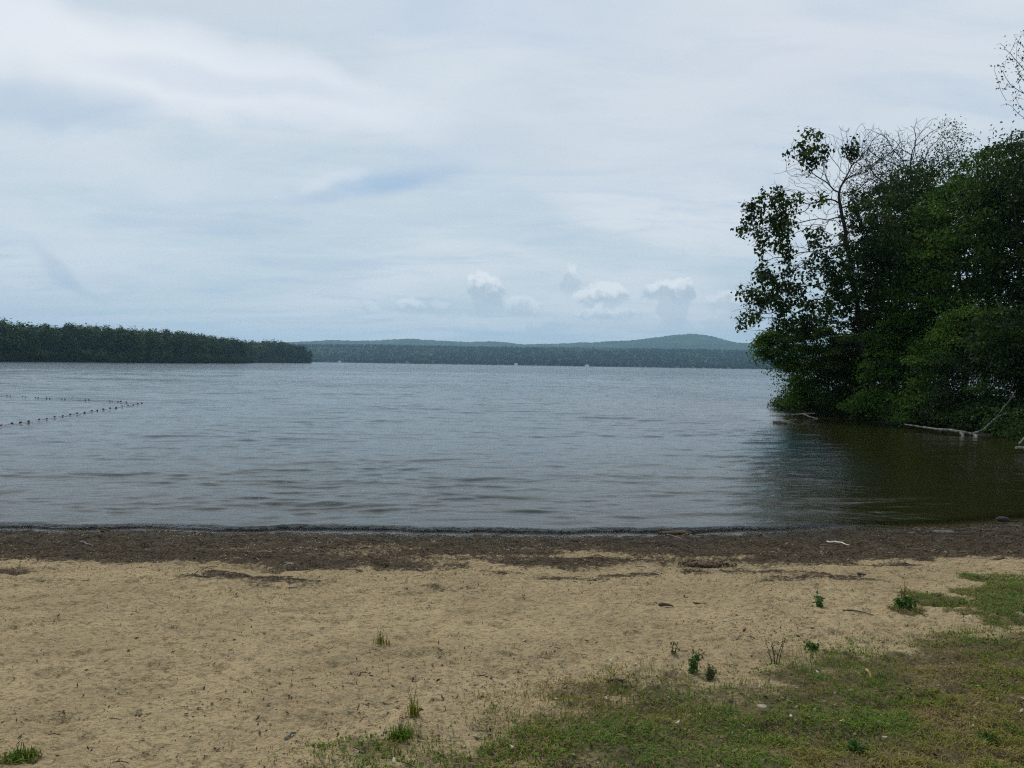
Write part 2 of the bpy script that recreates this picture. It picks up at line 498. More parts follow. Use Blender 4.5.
fr = n('Fresnel', {'IOR': 1.333, 'Normal': b3.outputs[0]})
clear = n('MixShader', {0: fr.outputs[0], 1: tr.outputs[0], 2: gl.outputs[0]})
s = n('MixShader', {0: n.smooth(n.attr('depth'), 0.0, 0.11), 1: clear.outputs[0], 2: p.outputs[0]})
n('OutputMaterial', {'Surface': s.outputs[0]})
water = grid_mesh('water', wx, wy, H, m, {'depth': depth, 'surf': surf, 'calm': calm})
tag(water, kind='structure')

# ------------------------------------------------------------------ trees near the cove
def grow(trunk, A, step, infl, kill, iters, rg, up=0.05, wob=0.25):
    P = np.array(trunk, float); par = [-1] + list(range(len(trunk) - 1)); kids = [1] * (len(trunk) - 1) + [0]
    A = np.array(A); alive = np.ones(len(A), bool)
    D = np.linalg.norm(A[:, None] - P[None], axis=2); near = D.argmin(1); dist = D.min(1)
    for it in range(iters):
        mm = alive & (dist < infl)
        if not mm.any(): break
        acc = np.zeros((len(P), 3)); v = A[mm] - P[near[mm]]
        v /= np.linalg.norm(v, axis=1)[:, None] + 1e-9
        np.add.at(acc, near[mm], v)
        idx = np.unique(near[mm]); idx = np.array([i for i in idx if kids[i] < 3], int)
        if len(idx) == 0: break
        d = acc[idx]; d /= np.linalg.norm(d, axis=1)[:, None] + 1e-9
        d = d + rg.normal(0, wob, d.shape) + np.array([0, 0, up]); d /= np.linalg.norm(d, axis=1)[:, None]
        new = P[idx] + d * step
        base = len(P); P = np.vstack([P, new])
        for i in idx: par.append(int(i)); kids[i] += 1; kids.append(0)
        D = np.linalg.norm(A[:, None] - new[None], axis=2); j = D.argmin(1); dm = D[np.arange(len(A)), j]
        b = dm < dist; dist = np.where(b, dm, dist); near = np.where(b, base + j, near)
        alive &= dist > kill
    return P, np.array(par)


def skeleton(P, par, r0, rmax, ex=2.3, b=None, sides_big=8, rmin=0.0):
    n_ = len(P); w = np.zeros(n_); kids = [[] for _ in range(n_)]
    for i in range(n_ - 1, -1, -1):
        if not kids[i]: w[i] = r0 ** ex
        if par[i] >= 0: w[par[i]] += w[i]; kids[par[i]].append(i)
    r = w ** (1 / ex)
    r = np.minimum(r * min(1.0, 1e9), rmax) if r[0] <= rmax else r0 + (r - r0) * (rmax - r0) / (r[0] - r0)
    b = b or MB()
    stack = [(0, -1)]
    while stack:
        i, frm = stack.pop()
        ch = [i] if frm < 0 else [frm, i]
        while kids[ch[-1]]:
            ks = sorted(kids[ch[-1]], key=lambda q: -r[q])
            for q in ks[1:]: stack.append((q, ch[-1]))
            ch.append(ks[0])
        if len(ch) < 2: continue
        pts = P[ch]; rr = r[ch].copy()
        if frm >= 0: rr[0] = min(rr[0], rr[1] * 1.15)
        rr[-1] *= 0.5
        if rr.max() < rmin: continue
        if len(pts) > 3:
            q = pts.copy(); q[1:-1] = 0.25 * pts[:-2] + 0.5 * pts[1:-1] + 0.25 * pts[2:]; pts = q
        big = rr.max()
        b.tube(pts, rr, sides_big if big > 0.09 else (5 if big > 0.03 else 3), cap=False)
    return b, r, kids


def leaves(b, anchors, per, spread, size, rg, aspect=0.62, hue=None, flat=0.6, hvar=0.22):
    n_ = len(anchors) * per
    base = np.repeat(anchors, per, 0) + rg.normal(0, 1, (n_, 3)) * np.asarray(spread)
    a = rg.normal(0, 1, (n_, 3)); a[:, 2] -= 0.35; a /= np.linalg.norm(a, axis=1)[:, None]
    nn = rg.normal(0, 1, (n_, 3)) * (1 - flat) + np.array([0, 0, 1.0]) * flat + 1e-6
    w = np.cross(a, nn); w /= np.linalg.norm(w, axis=1)[:, None] + 1e-9
    nn = np.cross(w, a)
    L = size * rg.uniform(0.65, 1.25, (n_, 1)); W = L * aspect * 0.5
    tipv = base + a * L - np.array([0, 0, 1]) * L * 0.12
    l = base + a * L * 0.42 + w * W + nn * W * 0.25
    r_ = base + a * L * 0.42 - w * W + nn * W * 0.25
    v = np.stack([base, l, tipv, r_], 1).reshape(-1, 3)
    f = np.arange(n_ * 4).reshape(-1, 4)
    if hue is None: hue = np.full(len(anchors), 0.5)
    h = np.clip(np.repeat(hue, per) + rg.normal(0, hvar, n_), 0, 1)
    b.add(v, f, h)


def ell(px, py, rx, ry, d, rd=None):
    c = at(px, py, d); k = d / F
    return c, np.array([rx * k, (rd if rd is not None else 0.8 * max(rx, ry) * k), ry * k])


def sample(ells, n_, rg, shell=0.0):
    vol = np.array([e[1].prod() ** 0.75 for e in ells]); cnt = np.maximum((vol / vol.sum() * n_).astype(int), 3)
    out = []
    for (c, r_), k in zip(ells, cnt):
        u = rg.normal(0, 1, (k, 3)); u /= np.linalg.norm(u, axis=1)[:, None]
        out.append(c + u * (rg.uniform(shell, 1, (k, 1)) ** (1 / 2.4)) * r_)
    return np.vstack(out)


def inside(P, ells):
    m_ = np.zeros(len(P), bool)
    for c, r_ in ells: m_ |= (((P - c) / r_) ** 2).sum(1) < 1
    return m_


def bend(p0, p1, n_, rg, amp):
    t = np.linspace(0, 1, n_)[:, None]
    q = np.array(p0) * (1 - t) + np.array(p1) * t
    q[1:-1] += rg.normal(0, amp, (n_ - 2, 3))
    return q


def broadleaf(name, label, cat, base_px, d, trunk_top, ells, leaf, size, per, n_attr, seed, leaf_ells=None, spread=0.28, r0=0.012, rmax=0.28,
              step=0.35, kill=0.55, group=None, bark=BARK, extra=0, keep=1.0, aspect=0.62, base=None, clumpvar=0.36, rmin=0.0, wob=.25, clumps=0, shell=0.0):
    rg = np.random.default_rng(seed)
    if base is None:
        bx = at(base_px, 400, d); base = np.array([bx[0], bx[1], 0.0])
    base[2] = float(ground_z(base[0], base[1])) - 0.05
    A = sample(ells, n_attr, rg, shell)
    A = A[A[:, 2] > 0.25]
    top = at(*trunk_top, d) if len(trunk_top) == 2 else np.array(trunk_top)
    k = max(5, int(np.linalg.norm(top - base) / 0.5))
    T = bend(base, top, k, rg, 0.11)
    P, par = grow(T, A, step, 6.0, kill, 140, rg, wob=wob)
    root = thing(name, label, cat, tuple(base), group)
    b, r, kids = skeleton(P - base, par, r0, rmax, rmin=rmin)
    b.build('trunk', bark, root, smooth=True)
    term = np.array([i for i in range(len(P)) if len(kids[i]) == 0 or r[i] < r0 * 1.7])
    TP = P[term]
    if leaf_ells is not None: TP = TP[inside(TP, leaf_ells)]
    if keep < 1: TP = TP[rg.random(len(TP)) < keep]
    if extra:
        e = A[rg.random(len(A)) < extra] + rg.normal(0, 0.2, (int((rg.random(0).size)) or 1, 3))[0]
        TP = np.vstack([TP, e])
    TP = TP[TP[:, 2] > 0.3]
    hv = np.clip(0.5 + 0.9 * clumpvar * 2 * vnoise(TP[:, 0] * .65 + TP[:, 1] * .4, TP[:, 2] * .75, seed) + rg.normal(0, clumpvar * .5, len(TP)), 0, 1)
    lb = MB()
    if clumps:
        leaves(lb, TP - base, max(3, int(per * .34)), spread, size, rg, aspect, hv * .8)
        kc = rg.choice(len(TP), min(clumps, len(TP)), False)
        tot_ = int(len(TP) * per * .66 / len(kc))
        cs = rg.uniform(.65, 1.35, len(kc)) * (spread * 2.0)
        # shelves of leaves: dense above, thinning below, so the gaps between them fall into shade
        for c0, q, hq in zip(TP[kc] - base, cs, np.clip(hv[kc] + rg.normal(0, .15, len(kc)), 0, 1)):
            m_ = int(tot_ * (q / (spread * 2.0)) ** 2)
            u = rg.normal(0, 1, (m_, 3)); u /= np.linalg.norm(u, axis=1)[:, None]; u *= rg.uniform(.45, 1.0, (m_, 1))
            u[:, 2] = np.abs(u[:, 2]) * .62 - .18
            leaves(lb, c0 + u * q, 1, .04, size, rg, aspect, np.full(m_, hq))
    else:
        leaves(lb, TP - base, per, spread, size, rg, aspect, hv)
    lb.build('crown', leaf, root)
    return root


# A: the half-bare tree that leans out over the water
dA = 50
eA = [ell(*e, dA) for e in [(838, 185, 48, 52), (812, 160, 34, 34), (782, 225, 44, 42), (768, 292, 36, 36), (815, 285, 55, 55), (862, 240, 45, 85), (885, 165, 45, 42),
                            (760, 318, 34, 15), (805, 325, 55, 22), (795, 180, 26, 18), (850, 140, 40, 18)]]
lA = [ell(*e) for e in [(800, 146, 15, 12, dA, 3), (818, 160, 10, 7, dA, 3), (845, 156, 11, 9, dA, 3), (790, 205, 16, 10, dA, 4), (768, 216, 26, 22, dA, 5), (755, 245, 18, 25, dA, 4), (776, 248, 18, 26, dA, 3),
                        (765, 284, 24, 22, dA, 4), (748, 318, 18, 10, dA, 4), (785, 300, 18, 16, dA, 3), (800, 280, 10, 14, dA, 3), (840, 280, 14, 22, dA, 4), (862, 215, 10, 30, dA, 4),
                        (800, 325, 30, 8, dA, 4), (815, 200, 8, 8, dA, 3), (822, 235, 12, 12, dA, 3), (815, 262, 8, 8, dA, 3), (830, 310, 20, 12, dA, 3), (868, 290, 40, 60, dA, 5)]]
broadleaf('lakeside_tree', 'half bare tree with round dark leaf clusters on long limbs reaching out over the lake', 'tree', 876, dA, (838, 192), eA, LEAF_DARK, 0.24, 30, 4600, 11,
          leaf_ells=lA, spread=0.20, r0=0.0105, rmax=0.15, step=0.30, kill=0.36, wob=.36, keep=.25, aspect=0.8)
# B: thin tree behind with airy top
dB = 56
eB = [ell(*e, dB) for e in [(905, 165, 55, 42), (925, 140, 34, 26), (880, 200, 45, 60), (945, 150, 28, 34), (875, 150, 30, 30)]]
lB = [ell(*e) for e in [(880, 215, 34, 70, dB, 5), (875, 180, 16, 40, dB, 4), (935, 165, 36, 12, dB, 4), (950, 140, 16, 20, dB, 5)]]
broadleaf('airy_tree', 'thin airy tree with bare twigs and few small leaves rising behind the half bare tree', 'tree', 905, dB, (912, 185), eB, LEAF_GREY, 0.15, 9, 2900, 12,
          leaf_ells=lB, spread=0.20, r0=0.010, rmax=0.22, step=0.33, kill=0.42, wob=.35, keep=.75)
# dense trees
def dense(label, base_px, d, tops, ells, leaf, seed, size=0.21, per=34, n_attr=1900, name='leafy_tree', spread=0.42, **kw):
    return broadleaf(name, label, 'tree', base_px, d, tops, [ell(*e, d) for e in ells], leaf, size, per, n_attr, seed, spread=spread, r0=0.016, rmax=0.24, step=0.45, kill=0.6, rmin=0.02, clumps=190, **kw)


dense('dense dark green tree with a rounded top just right of the airy bare tree', 925, 51, (925, 300), [(925, 215, 45, 55), (905, 260, 48, 60), (945, 200, 40, 45), (925, 330, 55, 60), (895, 320, 40, 50)], LEAF_DARK, 21)
dense('bright green tree crown in the middle of the wooded bank', 965, 47, (965, 300), [(955, 230, 45, 55), (975, 190, 35, 40), (935, 290, 45, 45), (975, 310, 48, 60), (950, 260, 55, 40)], LEAF_MID, 22, size=0.19)
dense('tall dark leafy tree cut off by the right edge above the dead branch', 1020, 44, (1020, 260), [(1015, 185, 40, 55), (1000, 240, 45, 55), (1040, 230, 60, 80), (1010, 320, 55, 60), (1055, 330, 60, 60)], LEAF_DARK, 23, per=40)
dense('grey green tree filling the gap at the back of the wooded bank', 985, 60, (985, 280), [(985, 205, 50, 50), (1030, 190, 60, 60), (960, 260, 60, 60), (1020, 280, 70, 70)], LEAF_GREY, 24, n_attr=1700)
dense('leafy tree beyond the right edge of the photo, shading the bank', 1110, 42, (1110, 250), [(1110, 200, 60, 80), (1090, 300, 60, 80), (1150, 280, 70, 90)], LEAF_DARK, 25, n_attr=1500)
dense('dark tree filling the space close behind the half bare tree', 895, 61, (895, 300), [(892, 265, 32, 70), (912, 225, 30, 62), (905, 320, 45, 60), (880, 335, 30, 48), (886, 210, 18, 34)], LEAF_DARK, 26, n_attr=1900)
# tall sparse tree top-right
eG = [ell(*e, 30) for e in [(1015, 60, 22, 32), (1040, 70, 40, 60), (1025, 100, 28, 14), (1060, 140, 50, 50)]]
broadleaf('sparse_tree', 'tall sparse tree whose thin leafy twigs enter at the upper right corner', 'tree', 1085, 30, (1075, 210), eG, LEAF_GREY, 0.10, 4, 700, 31, spread=0.10, r0=0.007, rmax=0.2,
          step=0.28, kill=0.38, keep=.7)


# shrubs at the water's edge
def shrub(label, base_px, d, ells, leaf, seed, size=0.17, per=58, n_attr=1000, name='shrub', group='shrubs along the cove bank', spread=0.34, tops=None, **kw):
    c = ells[0]
    return broadleaf(name, label, 'shrub', base_px, d, tops or (base_px, c[1] + c[3] * 0.5), [ell(*e, d, 0.5 * max(e[2], e[3]) * d / F) for e in ells], leaf, size, per, n_attr, seed, spread=spread, r0=0.010, rmax=0.09,
                     step=0.3, kill=0.42, rmin=0.012, group=group, clumps=90, **kw)


shrub('rounded green shrub overhanging the lake at the tip of the wooded bank', 828, 54, [(800, 352, 44, 28), (822, 375, 48, 32), (780, 348, 30, 17), (800, 395, 24, 15), (850, 365, 40, 36)], LEAF_MID, 41, n_attr=1900, per=70)
shrub('dark shrub touching the water just right of the tip shrub', 862, 52, [(850, 375, 36, 32), (870, 350, 36, 34), (840, 403, 32, 14), (885, 390, 34, 28), (865, 408, 34, 12)], LEAF_DARK, 42, n_attr=1000)
shrub('olive leaved shrub in the middle of the bank above the dark water', 905, 48, [(900, 365, 42, 38), (885, 405, 38, 20), (925, 395, 38, 30), (915, 415, 34, 10), (910, 330, 36, 30)], LEAF_MID, 43, n_attr=1100)
shrub('bright green shrub above the left end of the long dead branch', 950, 43, [(945, 370, 42, 42), (925, 408, 34, 22), (965, 335, 36, 36), (960, 408, 34, 24)], LEAF_MID, 44, n_attr=1200, size=.15)
shrub('grey green small leaved shrub hanging over the long dead branch', 985, 41.5, [(975, 385, 45, 40), (950, 410, 30, 22), (1000, 350, 40, 34), (985, 412, 36, 20), (1000, 405, 30, 26)], LEAF_GREY, 45, n_attr=1300, size=.125, per=42)
shrub('dark shrub at the right edge behind the forked dead branch', 1035, 39.5, [(1030, 370, 45, 60), (1010, 340, 40, 40), (1060, 390, 50, 50), (1015, 415, 34, 28), (990, 405, 30, 30)], LEAF_DARK, 46, n_attr=1000)
shrub('low leafy shrub poking in at the right edge just above the beach', 1062, 17.2, [(1048, 497, 26, 18), (1070, 490, 40, 30)], LEAF_MID, 47, size=0.09, n_attr=200, per=7, spread=.1)


rg = np.random.default_rng(60)
ub = MB(); bp_ = BANK[4:12]; t_ = np.concatenate([[0], np.cumsum(np.linalg.norm(np.diff(bp_, axis=0), axis=1))])
q_ = rg.uniform(1.0, t_[-1], 2600)
ux = np.interp(q_, t_, bp_[:, 0]) + rg.uniform(-.3, 2.8, 2600); uy = np.interp(q_, t_, bp_[:, 1]) + rg.uniform(-.1, 3.2, 2600)
uh = rg.uniform(0, 1, 2600) ** 1.5 * (.5 + .9 * np.abs(fbm(ux * .6, uy * .6, 61, 2)) * 2)
uh = uh * np.where(q_ < 5.5, .22, 1)
leaves(ub, np.stack([ux, uy, np.maximum(z_ground(ux, uy), 0) + .08 + uh], 1), 26, (.22, .22, .14), .15, rg, .6, np.clip(.4 + 1.2 * fbm(ux * .7, uy * .7, 62, 2), 0, 1))
tag(ub.build('undergrowth', LEAF_DARK), 'tangled dark undergrowth covering the foot of the cove bank', 'undergrowth', kind='stuff')


# ------------------------------------------------------------------ dead wood
def limb(b, pxs, r, d=None, seed=0, sides=8, z0=None):
    rg = np.random.default_rng(seed)
    pts = []
    for q in pxs:
        pts.append(at(q[0], q[1], q[2]) if len(q) == 3 else on_z(q[0], q[1], 0.02))
    pts = np.array(pts); t = np.linspace(0, 1, len(pts)); tt = np.linspace(0, 1, max(8, len(pts) * 4))
    s_ = np.stack([np.interp(tt, t, pts[:, i]) for i in range(3)], 1)
    for _ in range(2): s_[1:-1] = .25 * s_[:-2] + .5 * s_[1:-1] + .25 * s_[2:]
    s_[1:-1] += rg.normal(0, np.mean(r) * .25, (len(tt) - 2, 3))
    rr = np.interp(tt, np.linspace(0, 1, len(r)), r) * (1 + rg.normal(0, .08, len(tt)))
    b.tube(s_, rr, sides)
    return s_


def deadwood(name, label, limbs, mat, seed):
    base = np.array(on_z(*limbs[0][0][0][:2]))
    root = thing(name, label, 'dead branch', tuple(base))
    for i, (pxs, r, part) in enumerate(limbs):
        b = MB(); limb(b, pxs, r, seed=seed + i)
        b.v = [v - base for v in b.v]
        b.build(part, mat, root, smooth=True)
    return root


D0 = float(on_z(970, 436)[1])
deadwood('fallen_branch', 'long pale forked dead branch lying in the water below the bank shrubs', [
    ([(905, 424.5, D0 + 3.2), (930, 428.5, D0 + 2.0), (958, 431.5, D0 + .4), (978, 435.5, D0)], [0.035, 0.06, 0.085, 0.065], 'main_limb'),
    ([(972, 434, D0), (985, 429, D0), (993, 420, D0), (1003, 414, D0 + .4), (1030, 410, D0 + 1.2)], [0.05, .035, 0.035, 0.03, 0.02], 'side_limb'),
    ([(996, 418, D0), (1003, 408, D0 - .2), (1010, 400, D0 - .3), (1016, 390, D0 - .4)], [0.028, 0.024, 0.02, 0.01], 'side_limb'),
    ([(961, 432, D0 + .2), (963, 436, D0 - .1), (962.5, 441, D0 - .3)], [0.09, 0.07, 0.05], 'broken_stub'),
    ([(974, 434.5, D0), (977, 438, D0 - .3), (977, 442, D0 - .5)], [0.08, 0.07, 0.03], 'broken_stub'),
    ([(978, 444, D0 - 2.0), (984, 446, D0 - 2.5), (990, 448.5, D0 - 2.9)], [0.025, 0.025, 0.015], 'side_limb')], DEADWOOD, 71)
D1 = float(on_z(790, 424)[1])
deadwood('drift_log', 'pale drift log lying low in the water off the tip of the bank', [
    ([(773, 422, D1 + .6), (783, 422.5, D1 + .2), (793, 425, D1), (808, 427, D1 - .4)], [0.10, 0.15, 0.12, 0.03], 'main_limb'),
    ([(785, 422.5, D1), (790, 420.5, D1 + .6), (797, 420.0, D1 + 1)], [0.05, 0.05, 0.02], 'side_limb')], DEADWOOD, 81)
D2 = float(on_z(805, 418)[1])
deadwood('fallen_branch', 'thin pale forked branch in the shallows behind the drift log', [
    ([(792, 414.5, D2 + 1), (804, 414, D2 + .3), (815, 413.5, D2)], [0.03, 0.05, 0.04], 'main_limb'),
    ([(804, 414.5, D2 + .3), (810, 417, D2 - .2), (818, 419, D2 - .5)], [0.05, 0.05, 0.03], 'side_limb')], DEADWOOD, 85)
D3 = float(on_z(1020, 452)[1])
deadwood('cut_log', 'pale rounded end of a cut log at the right edge of the dark water', [
    ([(1016.5, 447.5, D3 - .5), (1024, 449, D3), (1045, 452, D3 + 1)], [0.055, 0.065, 0.065], 'log_end'),
    ([(1019, 444, D3), (1026, 436, D3 + .3), (1036, 425, D3 + .6)], [0.03, 0.03, 0.02], 'side_limb')], rough_mat('bleached_wood', (0.10, 0.09, 0.075), (0.24, 0.22, 0.19), 9, 0.8, 0.4, 0.01), 88)


# ------------------------------------------------------------------ swimming-area float lines
ROPE = rough_mat('faded_rope', (0.18, 0.06, 0.05), (0.30, 0.12, 0.10), 30, 0.9, 0.1, 0.002)
FLOAT_M, n = new_mat('float_plastic')
c = n.ramp(n.attr('hue'), [(0, (0.012, 0.010, 0.012)), (.5, (0.065, 0.014, 0.013)), (1, (0.34, 0.03, 0.03))])
n('OutputMaterial', {'Surface': n('BsdfPrincipled', {'Base Color': c, 'Roughness': 0.45}).outputs[0]})


def float_line(label, pxs, floats, seed, size):
    rg = np.random.default_rng(seed)
    pts = np.array([on_z(px, py, 0.03) for px, py in pxs]); base = pts[0].copy(); base[2] = 0
    root = thing('float_line', label, 'float line', tuple(base), 'float lines round the swimming area')
    tt = np.linspace(0, 1, 90); t = np.array([p_[0] for p_ in pxs], float); t = (t - t[0]) / (t[-1] - t[0])
    c_ = np.stack([np.interp(tt, t, pts[:, i]) for i in range(3)], 1)
    c_[:, 2] += 0.02 * np.sin(np.arange(90) * 1.3)
    b = MB(); b.tube(c_ - base, 0.009, 5); b.build('rope', ROPE, root, smooth=True)
    prof = [(-1, .25), (-.92, .62), (-.6, .95), (0, 1.0), (.6, .95), (.92, .62), (1, .25)]
    for fx in floats:
        u = (fx - pxs[0][0]) / (pxs[-1][0] - pxs[0][0])
        p_ = np.array([np.interp(u, tt, c_[:, i]) for i in range(3)])
        q_ = np.array([np.interp(u + .01, tt, c_[:, i]) for i in range(3)]) - np.array([np.interp(u - .01, tt, c_[:, i]) for i in range(3)])
        q_ /= np.linalg.norm(q_)
        sz = size * rg.uniform(.85, 1.2); b = MB()
        b.tube([p_ - base + q_ * a * sz * 1.15 + np.array([0, 0, .05]) for a, _ in prof], [w * sz * .66 for _, w in prof], 10, hue=1.0 if fx < 3 else rg.uniform(0, .6))
        b.build('float', FLOAT_M, root, smooth=True)
    return root


float_line('near line of dark red floats slanting across the water from the left edge', [(-160, 447), (-60, 434.5), (0, 426), (30, 422), (62, 416.5), (100, 410.5), (125, 406.5), (142, 404)],
           [-120, -104, -88, -73, -58, -44, -28, -14, 1, 11.5, 20, 28.5, 38.5, 46, 54, 62.5, 69.5, 76, 83.5, 91, 97, 103, 109.5, 115.5, 122, 128, 133, 137.5, 142], 91, 0.062)
float_line('far line of small dark floats lying almost level behind the near float line', [(-160, 388), (0, 396.2), (24, 397.5), (64, 399.5), (88, 400.8), (110, 401.5), (130, 402.8), (141, 404)],
           [-140, -122, -104, -86, -68, -50, -32, -14, 7, 10.5, 22.5, 25.5, 35.5, 38.5, 47, 50, 62, 65, 85.5, 89, 109.5, 112, 118, 121, 126.5], 92, 0.052)

# ------------------------------------------------------------------ far left wood
def crown_faces(b, c, r, k, rg, size, hue, shape='round'):
    """leaf-clump faces spread through the crowns of many trees: c (n,3) crown centres, r (n,3) radii"""
    n_ = len(c); u = rg.normal(0, 1, (n_, k, 3)); u /= np.linalg.norm(u, axis=2)[..., None]
    if shape == 'pine':
        t = rg.uniform(0, 1, (n_, k)) ** 0.8
        lay = (np.floor(t * 6) + rg.uniform(0.2, .8, t.shape)) / 6
        a = rg.uniform(0, 6.28, t.shape)
        rr = (1 - lay * 0.85) * rg.uniform(0.3, 1.0, t.shape) * (0.7 + 0.5 * rg.random(t.shape))
        p_ = np.stack([np.cos(a) * rr, np.sin(a) * rr, lay * 2 - 1], -1)
    else:
        p_ = u * (rg.uniform(0.55, 1.0, (n_, k, 1)))
        lump = 1 + 0.22 * np.sin(u[..., :1] * 5 + rg.uniform(0, 6, (n_, 1, 1))) * np.cos(u[..., 2:] * 6 + rg.uniform(0, 6, (n_, 1, 1)))
        p_ = p_ * lump
    P = c[:, None] + p_ * r[:, None]
    P = P.reshape(-1, 3); m_ = len(P)
    s_ = size * rg.uniform(.5, 1.3, (m_, 1)) * np.repeat(np.linalg.norm(r, axis=1) / np.linalg.norm(r, axis=1).mean(), k)[:, None]
    nn = p_.reshape(-1, 3) + rg.normal(0, .30, (m_, 3)) + np.array([0, 0, .25]); nn /= np.linalg.norm(nn, axis=1)[:, None] + 1e-9
    a = np.cross(nn, rg.normal(0, 1, (m_, 3))); a /= np.linalg.norm(a, axis=1)[:, None] + 1e-9
    w = np.cross(nn, a)
    if shape == 'pine': s_ = s_ * (1.25 - np.clip(p_.reshape(-1, 3)[:, 2:] * .5 + .5, 0, 1))
    v = np.stack([P + a * s_, P + w * s_ * .7 + nn * s_ * .2, P - a * s_, P - w * s_ * .7 + nn * s_ * .2], 1).reshape(-1, 3)
    h = np.clip(np.repeat(hue, k) + rg.normal(0, .12, m_), 0, 1)
    b.add(v, np.arange(m_ * 4).reshape(-1, 4), h)


WSH = np.array([on_z(*p)[:2] for p in [(-500, 366.5), (-250, 364), (-80, 362.5), (0, 361.4), (80, 362.0), (160, 362.9), (240, 363.2)]] + [[-345, 1080], [-331, 1230], [-318, 1265]])


def wshore_x(y):
    i = np.argsort(WSH[:, 1])
    return np.interp(y, WSH[i, 1], WSH[i, 0])


# landform under the wood
hx = np.concatenate([np.linspace(0, 30, 12), np.linspace(36, 700, 60)])
hy = np.linspace(float(WSH[:, 1].min()), 1290, 130)
HXm, HYm = np.meshgrid(hx, hy)
inl = np.interp(hx, [0, 4, 30, 150, 400, 700], [-0.6, 0.9, 3.0, 8, 14, 14])[None, :] * np.ones_like(HXm)
endf = sstep(1290, 1265, HYm)
SOIL = rough_mat('forest_soil', (0.02, 0.018, 0.012), (0.04, 0.034, 0.02), 0.2, 0.95, 0.2, 0.5)
Xw = wshore_x(HYm) - HXm
b = MB()
nx = len(hx); ny = len(hy)
i = np.arange(ny - 1)[:, None] * nx; k = np.arange(nx - 1)[None]
b.add(np.stack([Xw, HYm, (inl + .6) * endf - .6 + .4 * fbm(Xw / 20, HYm / 20, 3, 3)], -1).reshape(-1, 3), np.stack([i + k, i + nx + k, i + nx + k + 1, i + k + 1], -1).reshape(-1, 4))
tag(b.build('headland', SOIL, smooth=True), kind='structure')

rg = np.random.default_rng(101)
Nw = 2300
yy = rg.uniform(330, 1268, Nw); ii = rg.uniform(0, 1, Nw) ** 1.6 * 95 + 1.5
xx = wshore_x(yy) - ii
rad = rg.uniform(3.6, 6.6, Nw); hh = rg.uniform(15, 24, Nw) + 6 * fbm(xx / 60, yy / 60, 5, 2)
low = rg.random(Nw) < np.where(ii < 8, 0.5, 0.0)
hh = np.where(low, rg.uniform(5, 10, Nw), hh)
hh = hh * np.interp(yy, [330, 1000, 1120, 1268], [1, 1, 1.0, 1.3])
gz = np.interp(ii, [0, 4, 30, 150], [-.6, .9, 3, 8])
cc = np.stack([xx, yy, gz + hh * 0.64], 1); rr_ = np.stack([rad, rad, hh * 0.37], 1)
Nu = 1500
yu = rg.uniform(330, 1266, Nu); iu = rg.uniform(.3, 7, Nu); xu = wshore_x(yu) - iu
hu = rg.uniform(6, 12, Nu); ru = rg.uniform(2.2, 4.2, Nu)
yy = np.concatenate([yy, yu]); xx = np.concatenate([xx, xu]); ii = np.concatenate([ii, np.full(Nu, 99.)]); hh = np.concatenate([hh, hu]); rad = np.concatenate([rad, ru])
cc = np.vstack([cc, np.stack([xu, yu, hu * .42], 1)]); rr_ = np.vstack([rr_, np.stack([ru, ru, hu * .52], 1)]); Nw += Nu
near_w = yy < 800
b = MB()
hv = np.clip(0.5 + rg.normal(0, .32, Nw) + .5 * fbm(xx / 25, yy / 25, 8, 2), 0, 1)
for msk, k, s_ in ((near_w, 300, 0.62), (~near_w, 170, 0.90)):
    crown_faces(b, cc[msk], rr_[msk], k, rg, s_, hv[msk])
for q in np.where(ii < 30)[0]:
    b.tube([(xx[q], yy[q], gz[q] - .4), (xx[q], yy[q], gz[q] + hh[q] * .55)], [.28, .12], 4, cap=False, hue=0.1)
tag(b.build('wood', WOOD_GREEN), 'dense dark green wood along the far left shore', 'wood', kind='stuff')

